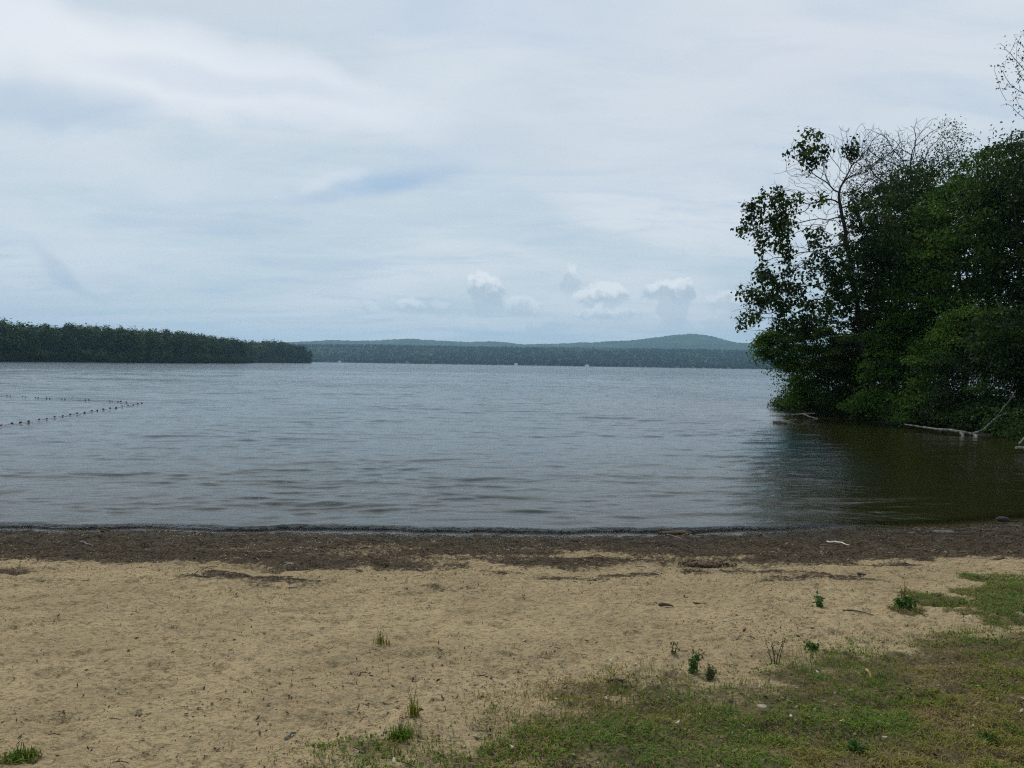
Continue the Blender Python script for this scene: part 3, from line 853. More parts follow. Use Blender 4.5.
# taller trees that stand clear of the skyline of the wood
ORD = ['first', 'second', 'third', 'fourth', 'fifth', 'sixth', 'seventh', 'eighth', 'ninth', 'tenth', 'eleventh', 'twelfth', 'thirteenth', 'fourteenth', 'fifteenth', 'sixteenth']
em = [(4, 316, 1), (20, 319, 0), (32, 321, 0), (68, 321, 1), (96, 324, 0), (106, 325, 1), (122, 323, 1), (166, 326, 1), (181, 325.5, 0), (207, 324.5, 1), (221, 325.5, 1),
      (243, 331.5, 0), (286, 339, 1)]
em = [(4, 316, 1), (20, 319, 0), (32, 321, 0), (68, 321, 1), (96, 323, 0), (108, 325, 1), (122, 323, 1), (156, 325, 0), (166, 325.5, 1), (180, 327.5, 0), (198, 331, 1), (221, 335.5, 0), (236, 338, 1), (262, 342, 1)]
for q, (px, py, wide) in enumerate(em):
    y_ = 500.0
    for _ in range(20):
        x_ = float(wshore_x(y_)) - 34; r_ = ray(px, py); y_ = 0.5 * y_ + 0.5 * (x_ / r_[0])
    p_ = at(px, py + (1.5 if wide else 2.5), y_); top = p_[2]; g_ = 3.0
    g2 = np.random.default_rng(300 + q)
    root = thing('pine_tree', '%s %s tree from the left edge, rising above the far left wood' % (ORD[sum(e[2] == wide for e in em[:q])], 'tall broad topped' if wide else 'tall pointed'), 'tree', (p_[0], p_[1], g_), 'taller trees above the far left wood')
    Ht = top - g_; b = MB(); b.tube([(0, 0, -.5), (0.2, 0, Ht * .5), (0, 0, Ht * .96)], [.4, .28, .06], 6); b.build('trunk', BARK, root)
    b = MB()
    if wide:
        crown_faces(b, np.array([[0, 0, Ht * .62], [g2.normal(0, .8), 0, Ht * .80], [g2.normal(0, 1.5), 0, Ht * .74]]), np.array([[4.0, 4.0, Ht * .28], [2.6, 2.6, Ht * .17], [3.4, 3, Ht * .12]]), 210, g2, .75, np.array([.4, .5, .5]))
    else:
        crown_faces(b, np.array([[0, 0, Ht * .66]]), np.array([[3.8, 3.8, Ht * .34]]), 520, g2, .95, np.array([.4]), 'pine')
    b.build('crown', PINE_GREEN, root)

# ------------------------------------------------------------------ far shore and hills
def hill(name, prof, dist, depth_, y0, bump, seed, mat, step=6.0, lowz=-1.0, back=0.75):
    """prof: (px, py) of the ridge line; the ridge stands at `dist`, the foot nearer by depth_"""
    X0, X1 = -.68 * dist - 1000, .68 * dist + 1000
    xs = np.arange(X0, X1, step * 1.0); ts = np.linspace(0, 1.35, 60)
    pr = np.array([at(px, py, dist)[[0, 2]] for px, py in prof])
    ridge = np.interp(xs, pr[:, 0], pr[:, 1])
    T, XX = np.meshgrid(ts, xs, indexing='ij')
    YY = dist - depth_ * (1 - T) + 90 * fbm(XX / 500, T * 0, seed, 2)
    sh_ = np.where(T <= 1, np.sin(np.clip(T, 0, 1) * math.pi / 2) ** 1.15, 1 - (T - 1) * back)
    ZZ = lowz + (ridge[None, :] - lowz) * sh_
    ZZ = ZZ * (1 + 0.16 * fbm(XX / 420, YY / 420, seed + 3, 3) * np.sin(np.clip(T, 0, 1) * math.pi))
    ZZ = ZZ + bump * fbm(XX / 16, YY / 22, seed + 1, 3) * sstep(0.02, 0.1, T)
    nx, ny = len(xs), len(ts)
    i = np.arange(ny - 1)[:, None] * nx; k = np.arange(nx - 1)[None]
    b = MB(); b.add(np.stack([XX, YY, ZZ], -1).reshape(-1, 3), np.stack([i + k, i + k + 1, i + nx + k + 1, i + nx + k], -1).reshape(-1, 4))
    return tag(b.build(name, mat, smooth=False), kind='structure')


def forest_mat(name, a, b_, c_):
    m, n = new_mat(name)
    tc = n('TexCoord').outputs['Object']
    f1 = n.noise(tc, 0.05, 5, .65); f2 = n.noise(n('Mapping', {'Vector': tc, 'Scale': (1, .6, 2)}).outputs[0], 0.004, 4, .6)
    col = n.mix(n.smooth(f1.outputs[0], .35, .65), a, b_)
    col = n.mix(n.smooth(f2.outputs[0], .45, .62, 0, .8), col, c_)
    n('OutputMaterial', {'Surface': n('BsdfPrincipled', {'Base Color': col, 'Roughness': .95, 'Specular IOR Level': .1}).outputs[0]})
    return m


FOREST = forest_mat('forest_canopy', (0.009, 0.024, 0.009), (0.021, 0.046, 0.012), (0.034, 0.064, 0.015))
ridge1 = [(-1500, 340), (0, 343), (280, 347), (330, 346), (400, 346), (470, 347.5), (540, 348.5), (600, 349), (650, 349.5), (700, 350.5), (770, 352), (1000, 354), (2200, 360)]
ridge2 = [(-1500, 330), (0, 338), (250, 345), (290, 343.5), (330, 342), (380, 341.5), (415, 340.5), (440, 341), (470, 342.5), (490, 342), (505, 343), (523, 345.5), (545, 344.8), (580, 343.3), (620, 342),
          (650, 338.8), (670, 336.2), (686, 335), (698, 336.2), (712, 340.0), (725, 343), (760, 344.8), (800, 345), (1000, 346), (2200, 348)]
hill('hills', ridge1, 4800, 2280, 0, 8, 210, FOREST, step=6)
hill('hills', ridge2, 7400, 2400, 0, 11, 220, FOREST, step=11)

rg = np.random.default_rng(111)
Ns = 14000
xs_ = rg.uniform(-1500, 2100, Ns); u_ = rg.random(Ns) ** 1.3; ys_ = 2492 + u_ * 1500
hh = rg.uniform(6, 12, Ns); rad = rg.uniform(3, 5.5, Ns)
rdg = np.interp(xs_, *np.array([at(px, py, 4800)[[0, 2]] for px, py in ridge1]).T)
tz = np.clip((ys_ - 2520) / 2280, 0, 1)
gz = np.maximum(-1 + (rdg + 1) * np.sin(tz * math.pi / 2) ** 1.15, 0.5)
cc = np.stack([xs_, ys_, gz + hh * .5], 1); rr_ = np.stack([rad, rad, hh * .55], 1)
b = MB(); crown_faces(b, cc, rr_, 26, rg, 2.0, np.clip(.5 + rg.normal(0, .10, Ns) + .9 * fbm(xs_ / 160, ys_ / 160, 117, 3), 0, 1))
tag(b.build('shore_wood', PINE_GREEN), 'far wooded shoreline reading as one dark band below the hills', 'wood', kind='stuff')
# a low bank under that shore
b = MB()
xb = np.arange(-3600, 3900, 20.0); yb = 2486 + 6 * vnoise(xb / 60, xb * 0, 3)
V = np.concatenate([np.stack([xb, yb, xb * 0 - .3], 1), np.stack([xb, yb + 4, xb * 0 + 1.2], 1), np.stack([xb, yb * 0 + 2600, xb * 0 + 3.0], 1)])
nb = len(xb); k = np.arange(nb - 1)
b.add(V, np.vstack([np.stack([k, k + 1, k + nb + 1, k + nb], 1), np.stack([k + nb, k + nb + 1, k + 2 * nb + 1, k + 2 * nb], 1)]))
tag(b.build('far_bank', SOIL, smooth=True), kind='structure')

# lakeside houses, a few pixels each
WALLS = {'white': (0.80, 0.80, 0.78), 'grey': (0.26, 0.26, 0.26), 'pink': (0.34, 0.22, 0.20), 'tan': (0.26, 0.21, 0.15)}
HM = {k: rough_mat(k + '_paint', tuple(.92 * q for q in v), v, 1, .7, 0.05, .01) for k, v in WALLS.items()}
ROOF = rough_mat('roof_shingle', (0.09, 0.085, 0.085), (0.14, 0.13, 0.13), 2, .9, .2, .02)
GLASS = rough_mat('dark_pane', (0.02, 0.025, 0.03), (0.03, 0.035, 0.04), 2, .15, .0, .01)
houses = [(327.5, 361.6, 9, 4, 'pink', 'low pinkish lake house just right of the end of the left wood'),
          (339.5, 360.6, 9, 6, 'white', 'white gabled house on the far shore, nearest the end of the left wood'),
          (397, 361.6, 11, 4.5, 'pink', 'pinkish lake house at the left of the close pair on the far shore'),
          (407, 360.6, 12, 7, 'grey', 'large grey house at the right of the close pair on the far shore'),
          (458.5, 363.4, 8, 4, 'tan', 'small low tan cottage left of the middle of the far shore'),
          (485, 363.8, 7, 4, 'tan', 'small tan cottage half hidden left of the bright white house'),
          (498.5, 363.2, 8, 5, 'grey', 'small grey house immediately left of the bright white house on the far shore'),
          (516, 363.2, 11, 8, 'white', 'bright white house in the middle of the far shore'),
          (536.5, 364.6, 8, 5, 'grey', 'grey cottage immediately right of the bright white house on the far shore'),
          (541.5, 365.0, 8, 4, 'pink', 'low pinkish cottage next to the grey cottage right of the middle house'),
          (587, 366.2, 13, 7, 'white', 'wide white house on the far shore below the left slope of the highest hill'),
          (634.5, 366.8, 8, 4, 'pink', 'pinkish cottage at the left of three cottages in a row below the high hill'),
          (640.5, 366.8, 8, 4.5, 'grey', 'grey cottage in the middle of three cottages in a row below the high hill'),
          (645.5, 366.8, 8, 4, 'tan', 'tan cottage at the right of three cottages in a row below the high hill'),
          (677.5, 367.2, 9, 5, 'grey', 'grey house on the far shore straight below the summit of the highest hill'),
          (693.5, 367.4, 8, 5, 'tan', 'tan cottage on the far shore just right of the summit of the highest hill'),
          (704, 367.8, 8, 4, 'pink', 'low pinkish cottage below the right slope of the highest hill'),
          (729, 368.4, 9, 4, 'tan', 'tan cottage on the far shore closest to the leaning half bare tree')]
for (px, py, w, h, colr, lab) in houses:
    p_ = at(px, py, 2474)
    root = thing('lake_house', lab, 'house', (p_[0], 2474, 0.6), 'houses along the far shore')
    w2, d2, hw = w / 2, 4, h * .62
    b = MB()
    v = [(-w2, -d2, -1.2), (w2, -d2, -1.2), (w2, d2, -1.2), (-w2, d2, -1.2), (-w2, -d2, hw), (w2, -d2, hw), (w2, d2, hw), (-w2, d2, hw), (0, -d2, h), (0, d2, h)]
    b.add(v, [[0, 1, 5, 4], [1, 2, 6, 5], [2, 3, 7, 6], [3, 0, 4, 7]]); b.add(v, [[4, 5, 8], [6, 7, 9]])
    b.build('wall', HM[colr], root)
    b = MB()
    e = .5
    for sgn in (-1, 1):
        q = np.array([(sgn * (w2 + e), -d2 - e, hw - e * (h - hw) / w2), (sgn * (w2 + e), d2 + e, hw - e * (h - hw) / w2), (0, d2 + e, h), (0, -d2 - e, h)])
        b.add(np.vstack([q + [0, 0, .05], q + [0, 0, .3]]), [[0, 1, 2, 3], [4, 5, 6, 7], [0, 1, 5, 4], [1, 2, 6, 5], [2, 3, 7, 6], [3, 0, 4, 7]])
    b.build('roof', ROOF, root)
    for sx in (-.5, .5):
        b = MB(); x0, x1 = sx * w2 - .7, sx * w2 + .7
        b.add([(x0, -d2 - .08, .6), (x1, -d2 - .08, .6), (x1, -d2 - .08, 2.0), (x0, -d2 - .08, 2.0), (x0, -d2 - .01, .6), (x1, -d2 - .01, .6), (x1, -d2 - .01, 2.0), (x0, -d2 - .01, 2.0)],
              [[0, 1, 2, 3], [0, 4, 5, 1], [1, 5, 6, 2], [2, 6, 7, 3], [3, 7, 4, 0]])
        b.build('window', GLASS, root)

# ------------------------------------------------------------------ beach litter, wrack, grass
WRACK = hue_mat('wrack_bits', [(0, (0.012, 0.009, 0.007)), (.35, (0.045, 0.028, 0.014)), (.65, (0.110, 0.069, 0.034)), (.93, (0.20, 0.148, 0.082)), (1, (0.42, 0.37, 0.29))], 0.8)


def flakes(b, x, y, size, rg, hue, tilt=.5, lift=.006, aspect=.45, curl=.3):
    n_ = len(x); z = ground_z(x, y)
    a = rg.uniform(0, 6.283, n_); ca, sa = np.cos(a), np.sin(a)
    L = size[:, None]; W = L * aspect * rg.uniform(.5, 1.2, (n_, 1))
    t = rg.normal(0, tilt * .5, (n_, 1))
    d = np.stack([ca, sa, 0 * ca], 1); d[:, 2:] = t * .6; w = np.stack([-sa, ca, 0 * ca], 1); w[:, 2:] = rg.normal(0, tilt * .5, (n_, 1))
    c_ = np.stack([x, y, z + lift + np.abs(t[:, 0]) * size * .3], 1)
    up = np.array([0, 0, 1.0]) * L * curl * rg.uniform(0, 1, (n_, 1))
    v = np.stack([c_ - d * L * .5, c_ + w * W * .5 + up * .5, c_ + d * L * .5 + up, c_ - w * W * .5 + up * .2], 1).reshape(-1, 3)
    b.add(v, np.arange(n_ * 4).reshape(-1, 4), hue)


rg = np.random.default_rng(131)
b = MB()
N1 = 120000
x = rg.uniform(-10.4, 11.4, N1); y = rg.uniform(9.2, 15.6, N1)
keep = rg.random(N1) < np.clip(lookup(cover, x, y), 0, 1) ** 1.5
x, y = x[keep], y[keep]; n_ = len(x)
cl = fbm(x * 3, y * 3.5, 141, 3)
hue = np.clip(.42 + .9 * cl + .5 * fbm(x * .6, y * 1.2, 142, 3) + rg.normal(0, .2, n_) - .20 * sstep(1, 7, x), 0, .97); hue[rg.random(n_) < .006] = 1
flakes(b, x, y, rg.uniform(.010, .042, n_), rg, hue, .7, .005, .4, .4)
# stringy pieces
for q in rg.choice(n_, 2600, False):
    a = rg.normal(0, .7); L = rg.uniform(.06, .22); z = float(ground_z(x[q], y[q])) + .012
    dx_, dy_ = math.cos(a) * L / 2, math.sin(a) * L / 2
    b.tube([(x[q] - dx_, y[q] - dy_, z), (x[q] + rg.normal(0, .015), y[q] + rg.normal(0, .015), z + rg.uniform(0, .03)), (x[q] + dx_, y[q] + dy_, z)], rg.uniform(.0025, .006), 3, cap=False, hue=float(np.clip(rg.normal(.45, .25), 0, .97)))
tag(b.build('wrack', WRACK), 'dark brown washed up weed and bark bits in a band along the waterline', 'wrack', kind='stuff')

b = MB()
N2 = 115000
x = rg.uniform(-9.5, 11, N2); y = rg.uniform(3.3, 12.2, N2)
s_ = y_shore(x) - y
gmx = grass_mask(x, y)
sdg = poly_sd(x, y, GRASS)
dens = 0.20 + 0.55 * sstep(.05, .35, fbm(x * .9, y * 1.1, 151, 4)) + 0.5 * sstep(-1.6, -.2, sdg) + .25 * sstep(5.6, 4.2, s_) + .3 * gmx
keep = (rg.random(N2) < dens * .75) & (s_ > 3.4)
x, y = x[keep], y[keep]; n_ = len(x)
sz = rg.uniform(.006, .024, n_) * np.where(rg.random(n_) < .08, 1.9, 1)
hue = np.clip(rg.normal(.22, .22, n_), 0, .9); hue[rg.random(n_) < .025] = 1
flakes(b, x, y, sz, rg, hue, .7, .004, .45, .5)
for q in rg.choice(n_, 900, False):
    a = rg.uniform(0, 3.14); L = rg.uniform(.03, .11); z = float(ground_z(x[q], y[q])) + .006
    dx_, dy_ = math.cos(a) * L / 2, math.sin(a) * L / 2
    b.tube([(x[q] - dx_, y[q] - dy_, z), (x[q], y[q] + rg.normal(0, .006), z + .006), (x[q] + dx_, y[q] + dy_, z)], rg.uniform(.0012, .0032), 3, cap=False, hue=float(np.clip(rg.normal(.4, .25), 0, .95)))
tag(b.build('beach_litter', WRACK), 'small dark bark chips, twigs and leaf bits scattered over the sand', 'litter', kind='stuff')

GRASS_M = leaf_mat('grass_blades', [(0, (0.29, 0.205, 0.075)), (.25, (0.225, 0.180, 0.036)), (.48, (0.165, 0.178, 0.018)), (.75, (0.092, 0.135, 0.011)), (1, (0.085, 0.160, 0.013))], .2, .6)


def blades(b, x, y, z, h, w, lean, rg, hue, segs=2):
    n_ = len(x); a = rg.uniform(0, 6.283, n_); c_ = np.stack([np.cos(a), np.sin(a), 0 * a], 1)
    wv = np.stack([-np.sin(a), np.cos(a), 0 * a], 1) * (w[:, None] / 2)
    o = np.stack([x, y, z - .004], 1); up = np.array([0, 0, 1.0])
    p1 = o + up * (h * .55)[:, None] + c_ * (h * lean * .3)[:, None]
    p2 = o + up * (h * np.maximum(1 - .42 * lean, .25))[:, None] + c_ * (h * lean)[:, None]
    v = np.stack([o - wv, o + wv, p1 + wv * .8, p1 - wv * .8, p2], 1).reshape(-1, 3)
    i = np.arange(n_)[:, None] * 5
    b.add(v, i + np.array([[0, 1, 2, 3]]), hue)
    b.add(np.zeros((0, 3)), np.zeros((0, 3), int))
    b.f[-1] = (b.f[-2].min() + i + np.array([[3, 2, 4]])); b.h[-1] = np.broadcast_to(hue, (n_,))


rg = np.random.default_rng(161)
b = MB()
N3 = 1150000
x = rg.uniform(-3.6, 11.5, N3); y = rg.uniform(2.6, 11.5, N3)
gmx = grass_mask(x, y); sd = poly_sd(x, y, GRASS)
bald = fbm(x * 1.5, y * 1.5, 171, 4)
tuft = fbm(x * 6, y * 6, 172, 2)
dens = gmx * np.clip(.92 + 1.5 * bald + .7 * tuft, 0.08, 1) * np.where(sd > 0, np.interp(sd, [0, .6, 2], [.45, .65, 1]), .8)
dens = dens * np.interp(y, [3, 6, 12], [1, .9, .75])
keep = rg.random(N3) < dens * .8
x, y, sd, bald, tuft = x[keep], y[keep], sd[keep], bald[keep], tuft[keep]; n_ = len(x)
z = ground_z(x, y)
h = rg.uniform(.018, .055, n_) * (1 + 1.2 * np.clip(tuft, -.3, .5)) * np.interp(sd, [-1, 0, 1, 3], [.8, .8, .9, 1.1])
hc = fbm(x * 1.6, y * 1.6, 173, 4)
hue = np.clip(.56 + 1.25 * hc + .3 * tuft + rg.normal(0, .17, n_) - .06 * sstep(.5, 3, sd), 0, 1)
dead = rg.random(n_) < .16; hue[dead] = rg.uniform(0, .25, dead.sum())
blades(b, x, y, z, h, rg.uniform(.003, .0065, n_), rg.uniform(.5, 1.7, n_), rg, hue)
N6 = 60000
x = rg.uniform(-3.6, 11, N6); y = rg.uniform(2.8, 11, N6); sd6 = poly_sd(x, y, GRASS) + .3 * fbm(x * 1.5, y * 1.5, 191, 3)
k_ = rg.random(N6) < sstep(.02, .26, fbm(x * 3.2, y * 3.2, 192, 2)) * (sstep(-.25, .1, sd6) * sstep(1.3, .4, sd6) + .16 * (sd6 > 0))
x, y = x[k_], y[k_]; n_ = len(x)
blades(b, x, y, ground_z(x, y), rg.uniform(.05, .125, n_), rg.uniform(.0025, .005, n_), rg.uniform(.1, .9, n_), rg, np.clip(rg.normal(.42, .25, n_), 0, 1))
# low broad weed leaves among the grass
N4 = 60000
x = rg.uniform(-3.6, 11, N4); y = rg.uniform(2.8, 10.5, N4)
k_ = rg.random(N4) < grass_mask(x, y) * sstep(.0, .28, fbm(x * 1.9, y * 1.9, 181, 3))
x, y = x[k_], y[k_]; n_ = len(x)
leaves(b, np.stack([x, y, ground_z(x, y) + .02], 1), 2, (.012, .012, .008), .026, rg, .6, np.clip(rg.normal(.8, .12, n_), 0, 1), .75, .08)
tag(b.build('grass', GRASS_M), 'short patchy green and yellowed grass at the edge of the sand', 'grass', kind='stuff')
# pale dead leaf bits lying in the grass
b = MB()
N5 = 12000
x = rg.uniform(-3.6, 11, N5); y = rg.uniform(2.8, 10.5, N5); k_ = rg.random(N5) < grass_mask(x, y); x, y = x[k_], y[k_]; n_ = len(x)
flakes(b, x, y, rg.uniform(.012, .04, n_), rg, np.where(rg.random(n_) < .05, 1, rg.uniform(.5, .95, n_)), .5, .018, .6, .4)
tag(b.build('leaf_litter', WRACK), 'pale dead leaf bits lying in the grass', 'litter', kind='stuff')

# ------------------------------------------------------------------ single plants on the sand
STEM_M = hue_mat('plant_stem', [(0, (0.10, 0.075, 0.04)), (.5, (0.07, 0.075, 0.025)), (1, (0.05, 0.08, 0.02))])
PLANT_M = leaf_mat('plant_leaf', [(0, (0.10, 0.09, 0.03)), (.5, (0.05, 0.085, 0.018)), (1, (0.06, 0.13, 0.022))], .2)


def tuft_plant(label, px, py, h, n_b, spread, hue, seed, name='grass_tuft', w=.006):
    rg = np.random.default_rng(seed); p_ = spot(px, py)
    root = thing(name, label, 'grass tuft', tuple(p_))
    b = MB(); x = rg.normal(0, spread, n_b); y = rg.normal(0, spread, n_b)
    blades(b, x, y, 0 * x, h * rg.uniform(.45, 1, n_b), np.full(n_b, w), rg.uniform(.1, .8, n_b), rg, np.clip(rg.normal(hue, .15, n_b), 0, 1))
    b.build('blades', GRASS_M, root)
    b = MB()
    for q in range(3):
        a = rg.uniform(0, 6.28); L = h * rg.uniform(1.0, 1.3); l = rg.uniform(.1, .35)
        b.tube([(0, 0, -.01), (math.cos(a) * L * l * .4, math.sin(a) * L * l * .4, L * .6), (math.cos(a) * L * l, math.sin(a) * L * l, L)], [.0025, .002, .001], 4, hue=.2)
    b.build('seed_stalk', STEM_M, root)


def weed(label, px, py, h, n_stem, leaf, per, hue, seed, name='weed', lean=.35, bare=0.15, stemhue=.6):
    rg = np.random.default_rng(seed); p_ = spot(px, py)
    root = thing(name, label, 'weed', tuple(p_))
    bs = MB(); an = []; lb = MB()
    for q in range(n_stem):
        a = rg.uniform(0, 6.28); L = h * rg.uniform(.6, 1); l = rg.uniform(0, lean)
        o_ = rg.normal(0, .010 + .05 * h * lean, 2); pts = np.array([(o_[0] + math.cos(a) * L * l * t ** 1.4, o_[1] + math.sin(a) * L * l * t ** 1.4, L * t - .02 * (t == 0)) for t in np.linspace(0, 1, 6)])
        bs.tube(pts, np.linspace(.0045, .0015, 6), 5, hue=stemhue)
        for t in np.linspace(bare, 1, per):
            an.append([np.interp(t, np.linspace(0, 1, 6), pts[:, i]) for i in range(3)])
    bs.build('stem', STEM_M, root, smooth=True)
    leaves(lb, np.array(an), 2, (.008, .008, .004), leaf, rg, .5, np.clip(rg.normal(hue, .12, len(an)), 0, 1), .55, .08)
    lb.build('foliage', PLANT_M, root)


tuft_plant('spiky olive grass tuft alone in the middle of the sand', 381, 650, .13, 46, .028, .35, 201)
tuft_plant('thin grass tuft with tall dry stalks beside the left tip of the turf', 413, 722, .14, 48, .018, .42, 202)
tuft_plant('lush green grass tuft in the lower left corner of the sand', 20, 768, .065, 210, .034, .85, 203)
tuft_plant('thick fresh green grass tuft at the left tip of the turf', 400, 745, .09, 170, .03, .82, 204)
weed('upright leafy green weed growing where the sand meets the turf', 694, 677, .17, 4, .042, 9, .85, 211, lean=.2)
weed('low brown and purple weed clump beside the upright green weed', 710, 678, .09, 14, .026, 6, .1, 212, lean=.6, stemhue=.1)
weed('small round green weed alone on the open sand', 819, 608, .10, 8, .048, 5, .9, 213, lean=.8)
weed('spreading green weed with dry stalks above it on the right of the sand', 905, 613, .13, 16, .05, 6, .85, 214, lean=1.0)
weed('dry bare stalks rising behind the spreading green weed', 902, 605, .24, 4, .02, 5, .05, 215, lean=.35, bare=.55, stemhue=.1)
weed('tall thin dry weed stalks standing by the upper edge of the turf', 777, 663, .24, 5, .018, 6, .1, 216, lean=.55, bare=.45, stemhue=.1)
weed('yellowish seedling standing alone on the sand left of the upright weed', 672, 657, .11, 3, .03, 5, .15, 217, lean=.25)
weed('flat green weed near the top of the turf under the dry stalks', 812, 652, .06, 12, .036, 5, .7, 218, lean=1.1)
weed('leafy green rosette in the turf near the bottom edge right of centre', 855, 752, .05, 16, .03, 6, .75, 219, lean=1.2)
weed('bright green rosette in the turf in the lower right corner', 985, 738, .05, 16, .03, 6, .85, 220, lean=1.2)


# ------------------------------------------------------------------ loose sticks and stones on the beach
def stick(name, label, cat, a, c_, r, mat, seed, wob=.02, arch=.01, fork=None, pts=None):
    rg = np.random.default_rng(seed); A_, C_ = spot(*a), spot(*c_)
    n_ = 9; t = np.linspace(0, 1, n_)[:, None]; L = np.linalg.norm(C_ - A_)
    q = A_ * (1 - t) + C_ * t
    q[:, :2] += rg.normal(0, wob * L, (n_, 2)) * np.sin(t * 3.14)
    q[:, 2] = .5 * q[:, 2] + .5 * ground_z(q[:, 0], q[:, 1]) + r * .9 + arch * np.sin(t[:, 0] * 3.14)
    base = q.mean(0)
    b = MB(); b.tube(q - base, r * np.interp(t[:, 0], [0, .2, 1], [.8, 1, .45]) * (1 + rg.normal(0, .1, n_)), 7)
    if fork:
        k = q[fork[0]]; F_ = spot(fork[1], fork[2]); F_[2] += r
        b.tube(np.linspace(k, F_, 4) - base, np.linspace(r * .7, r * .3, 4), 6)
    return tag(b.build(name, mat, None, tuple(base), smooth=True), label, cat)


stick('stick', 'white bent stick lying on the dark wrack near the water', 'stick', (827, 543.5), (849, 549), .017, WHITEWOOD, 401, .02, .02)
stick('stick', 'short dark stick lying alone on the open sand', 'stick', (659, 607.5), (673, 610), .018, DARKWOOD, 402)
stick('stick', 'small dark twig on the sand just right of the short dark stick', 'stick', (693, 606.5), (703, 606), .010, DARKWOOD, 403)
stick('stick', 'dark forked twig on the sand at the upper edge of the turf', 'stick', (608, 684), (626, 681), .010, DARKWOOD, 404, fork=(5, 622, 677))
stick('stick', 'small dark bark stick on the sand below the white bent stick', 'stick', (858, 574.5), (866, 575.5), .020, DARKWOOD, 405)
stick('stick', 'long thin brown twig on the sand right of the small round weed', 'stick', (843, 613.5), (874, 616), .007, DARKWOOD, 406)
stick('stick', 'dark stick floating at the water edge near the left of the beach', 'stick', (101, 532.8), (110, 533.2), .035, DARKWOOD, 407)
stick('stick', 'pale slanting twig on the wrack beside the dark weed heap', 'stick', (667, 534.5), (684, 541), .012, DEADWOOD, 408)
stick('stick', 'grey bark strip on the wrack at the left of the beach', 'stick', (80, 543.5), (93, 546.5), .018, DEADWOOD, 409)
stick('stick', 'short pale grey stick on the sand at the lower left of the turf', 'stick', (285, 748), (296, 740), .010, DEADWOOD, 410)
stick('stick', 'small orange brown curled bark piece lying in the turf', 'bark piece', (866, 676), (873, 680), .012, rough_mat('orange_bark', (0.34, 0.19, 0.08), (0.45, 0.28, 0.13), 20), 411)


def stone(name, label, cat, px, py, sx, sy, sz, mat, seed, sink=.35, heap=0):
    rg = np.random.default_rng(seed); p_ = spot(px, py)
    nu, nv = 14, 8; v = []
    for j in range(nv + 1):
        for i in range(nu):
            th = math.pi * j / nv; ph = 2 * math.pi * i / nu
            d = np.array([math.sin(th) * math.cos(ph), math.sin(th) * math.sin(ph), math.cos(th)])
            v.append(d)
    v = np.array(v); v = np.sign(v) * np.abs(v) ** .8
    k = 1 + .35 * fbm(v[:, 0] * 1.3 + v[:, 2] + seed, v[:, 1] * 1.3 - v[:, 2], seed, 3)
    v = v * k[:, None] * np.array([sx, sy, sz])
    f = [[j * nu + i, (j + 1) * nu + i, (j + 1) * nu + (i + 1) % nu, j * nu + (i + 1) % nu] for j in range(nv) for i in range(nu)]
    b = MB(); b.add(v, f)
    if heap:
        d_ = rg.normal(0, 1, (heap, 3)); d_[:, 2] = np.abs(d_[:, 2]); d_ /= np.linalg.norm(d_, axis=1)[:, None]
        leaves(b, d_ * np.array([sx, sy, sz]) * rg.uniform(.8, 1.5, (heap, 1)) * [1, 1, .45], 4, (.02, .02, .006), .034, rg, .4, np.clip(rg.normal(.2, .15, heap), 0, .8), .6, .1)
    return tag(b.build(name, mat, None, (p_[0], p_[1], p_[2] + sz * (1 - sink) - sz * .3), smooth=True), label, cat)


STONE = rough_mat('grey_stone', (0.06, 0.054, 0.045), (0.13, 0.118, 0.10), 12, .85, .5, .01)
PALE = rough_mat('pale_stone', (0.26, 0.215, 0.15), (0.36, 0.305, 0.22), 15, .85, .4, .01)
BLACKWEED = rough_mat('black_weed', (0.010, 0.009, 0.008), (0.04, 0.03, 0.022), 30, .7, 1.0, .03)
stone('stone', 'flat grey slab lying tilted on the dark wrack at the right of the beach', 'stone', 944, 534, .19, .10, .05, STONE, 421)
stone('stone', 'dark rounded stone at the water edge near the right end of the beach', 'stone', 1003, 520, .12, .10, .07, BLACKWEED, 424)
stone('stone', 'small pale stone on the open sand left of the small round weed', 'stone', 726, 624, .032, .024, .010, PALE, 422)
stone('stone', 'pale flat stone half hidden in the turf', 'stone', 762, 708, .03, .025, .010, PALE, 423)
stone('weed_or_hollow', 'black heap of wet weed at the water edge right of centre', 'weed heap', 676, 534, .30, .10, .05, WRACK, 425, heap=220)
stone('weed_or_hollow', 'dark brown hump added in place of the dark scarp hollow at the inner wrack edge', 'weed heap', 707, 566, .26, .13, .035, WRACK, 426, heap=260)  # added heap; its dark colour stands in for a shadowed scarp hollow

# ------------------------------------------------------------------ haze
hz = MB()
x0, x1, y0, y1, z0, z1 = -8500, 8500, -3200, 13500, -3.2, 520
hz.add([(x0, y0, z0), (x1, y0, z0), (x1, y1, z0), (x0, y1, z0), (x0, y0, z1), (x1, y0, z1), (x1, y1, z1), (x0, y1, z1)],
       [[0, 3, 2, 1], [4, 5, 6, 7], [0, 1, 5, 4], [1, 2, 6, 5], [2, 3, 7, 6], [3, 0, 4, 7]])
m, n = new_mat('haze_air')
v_ = n('VolumePrincipled', {'Color': (0.50, 0.76, 1.0), 'Density': 0.00008, 'Anisotropy': 0.3})
n('OutputMaterial', {'Volume': v_.outputs[0]})
tag(hz.build('haze', m), kind='stuff')

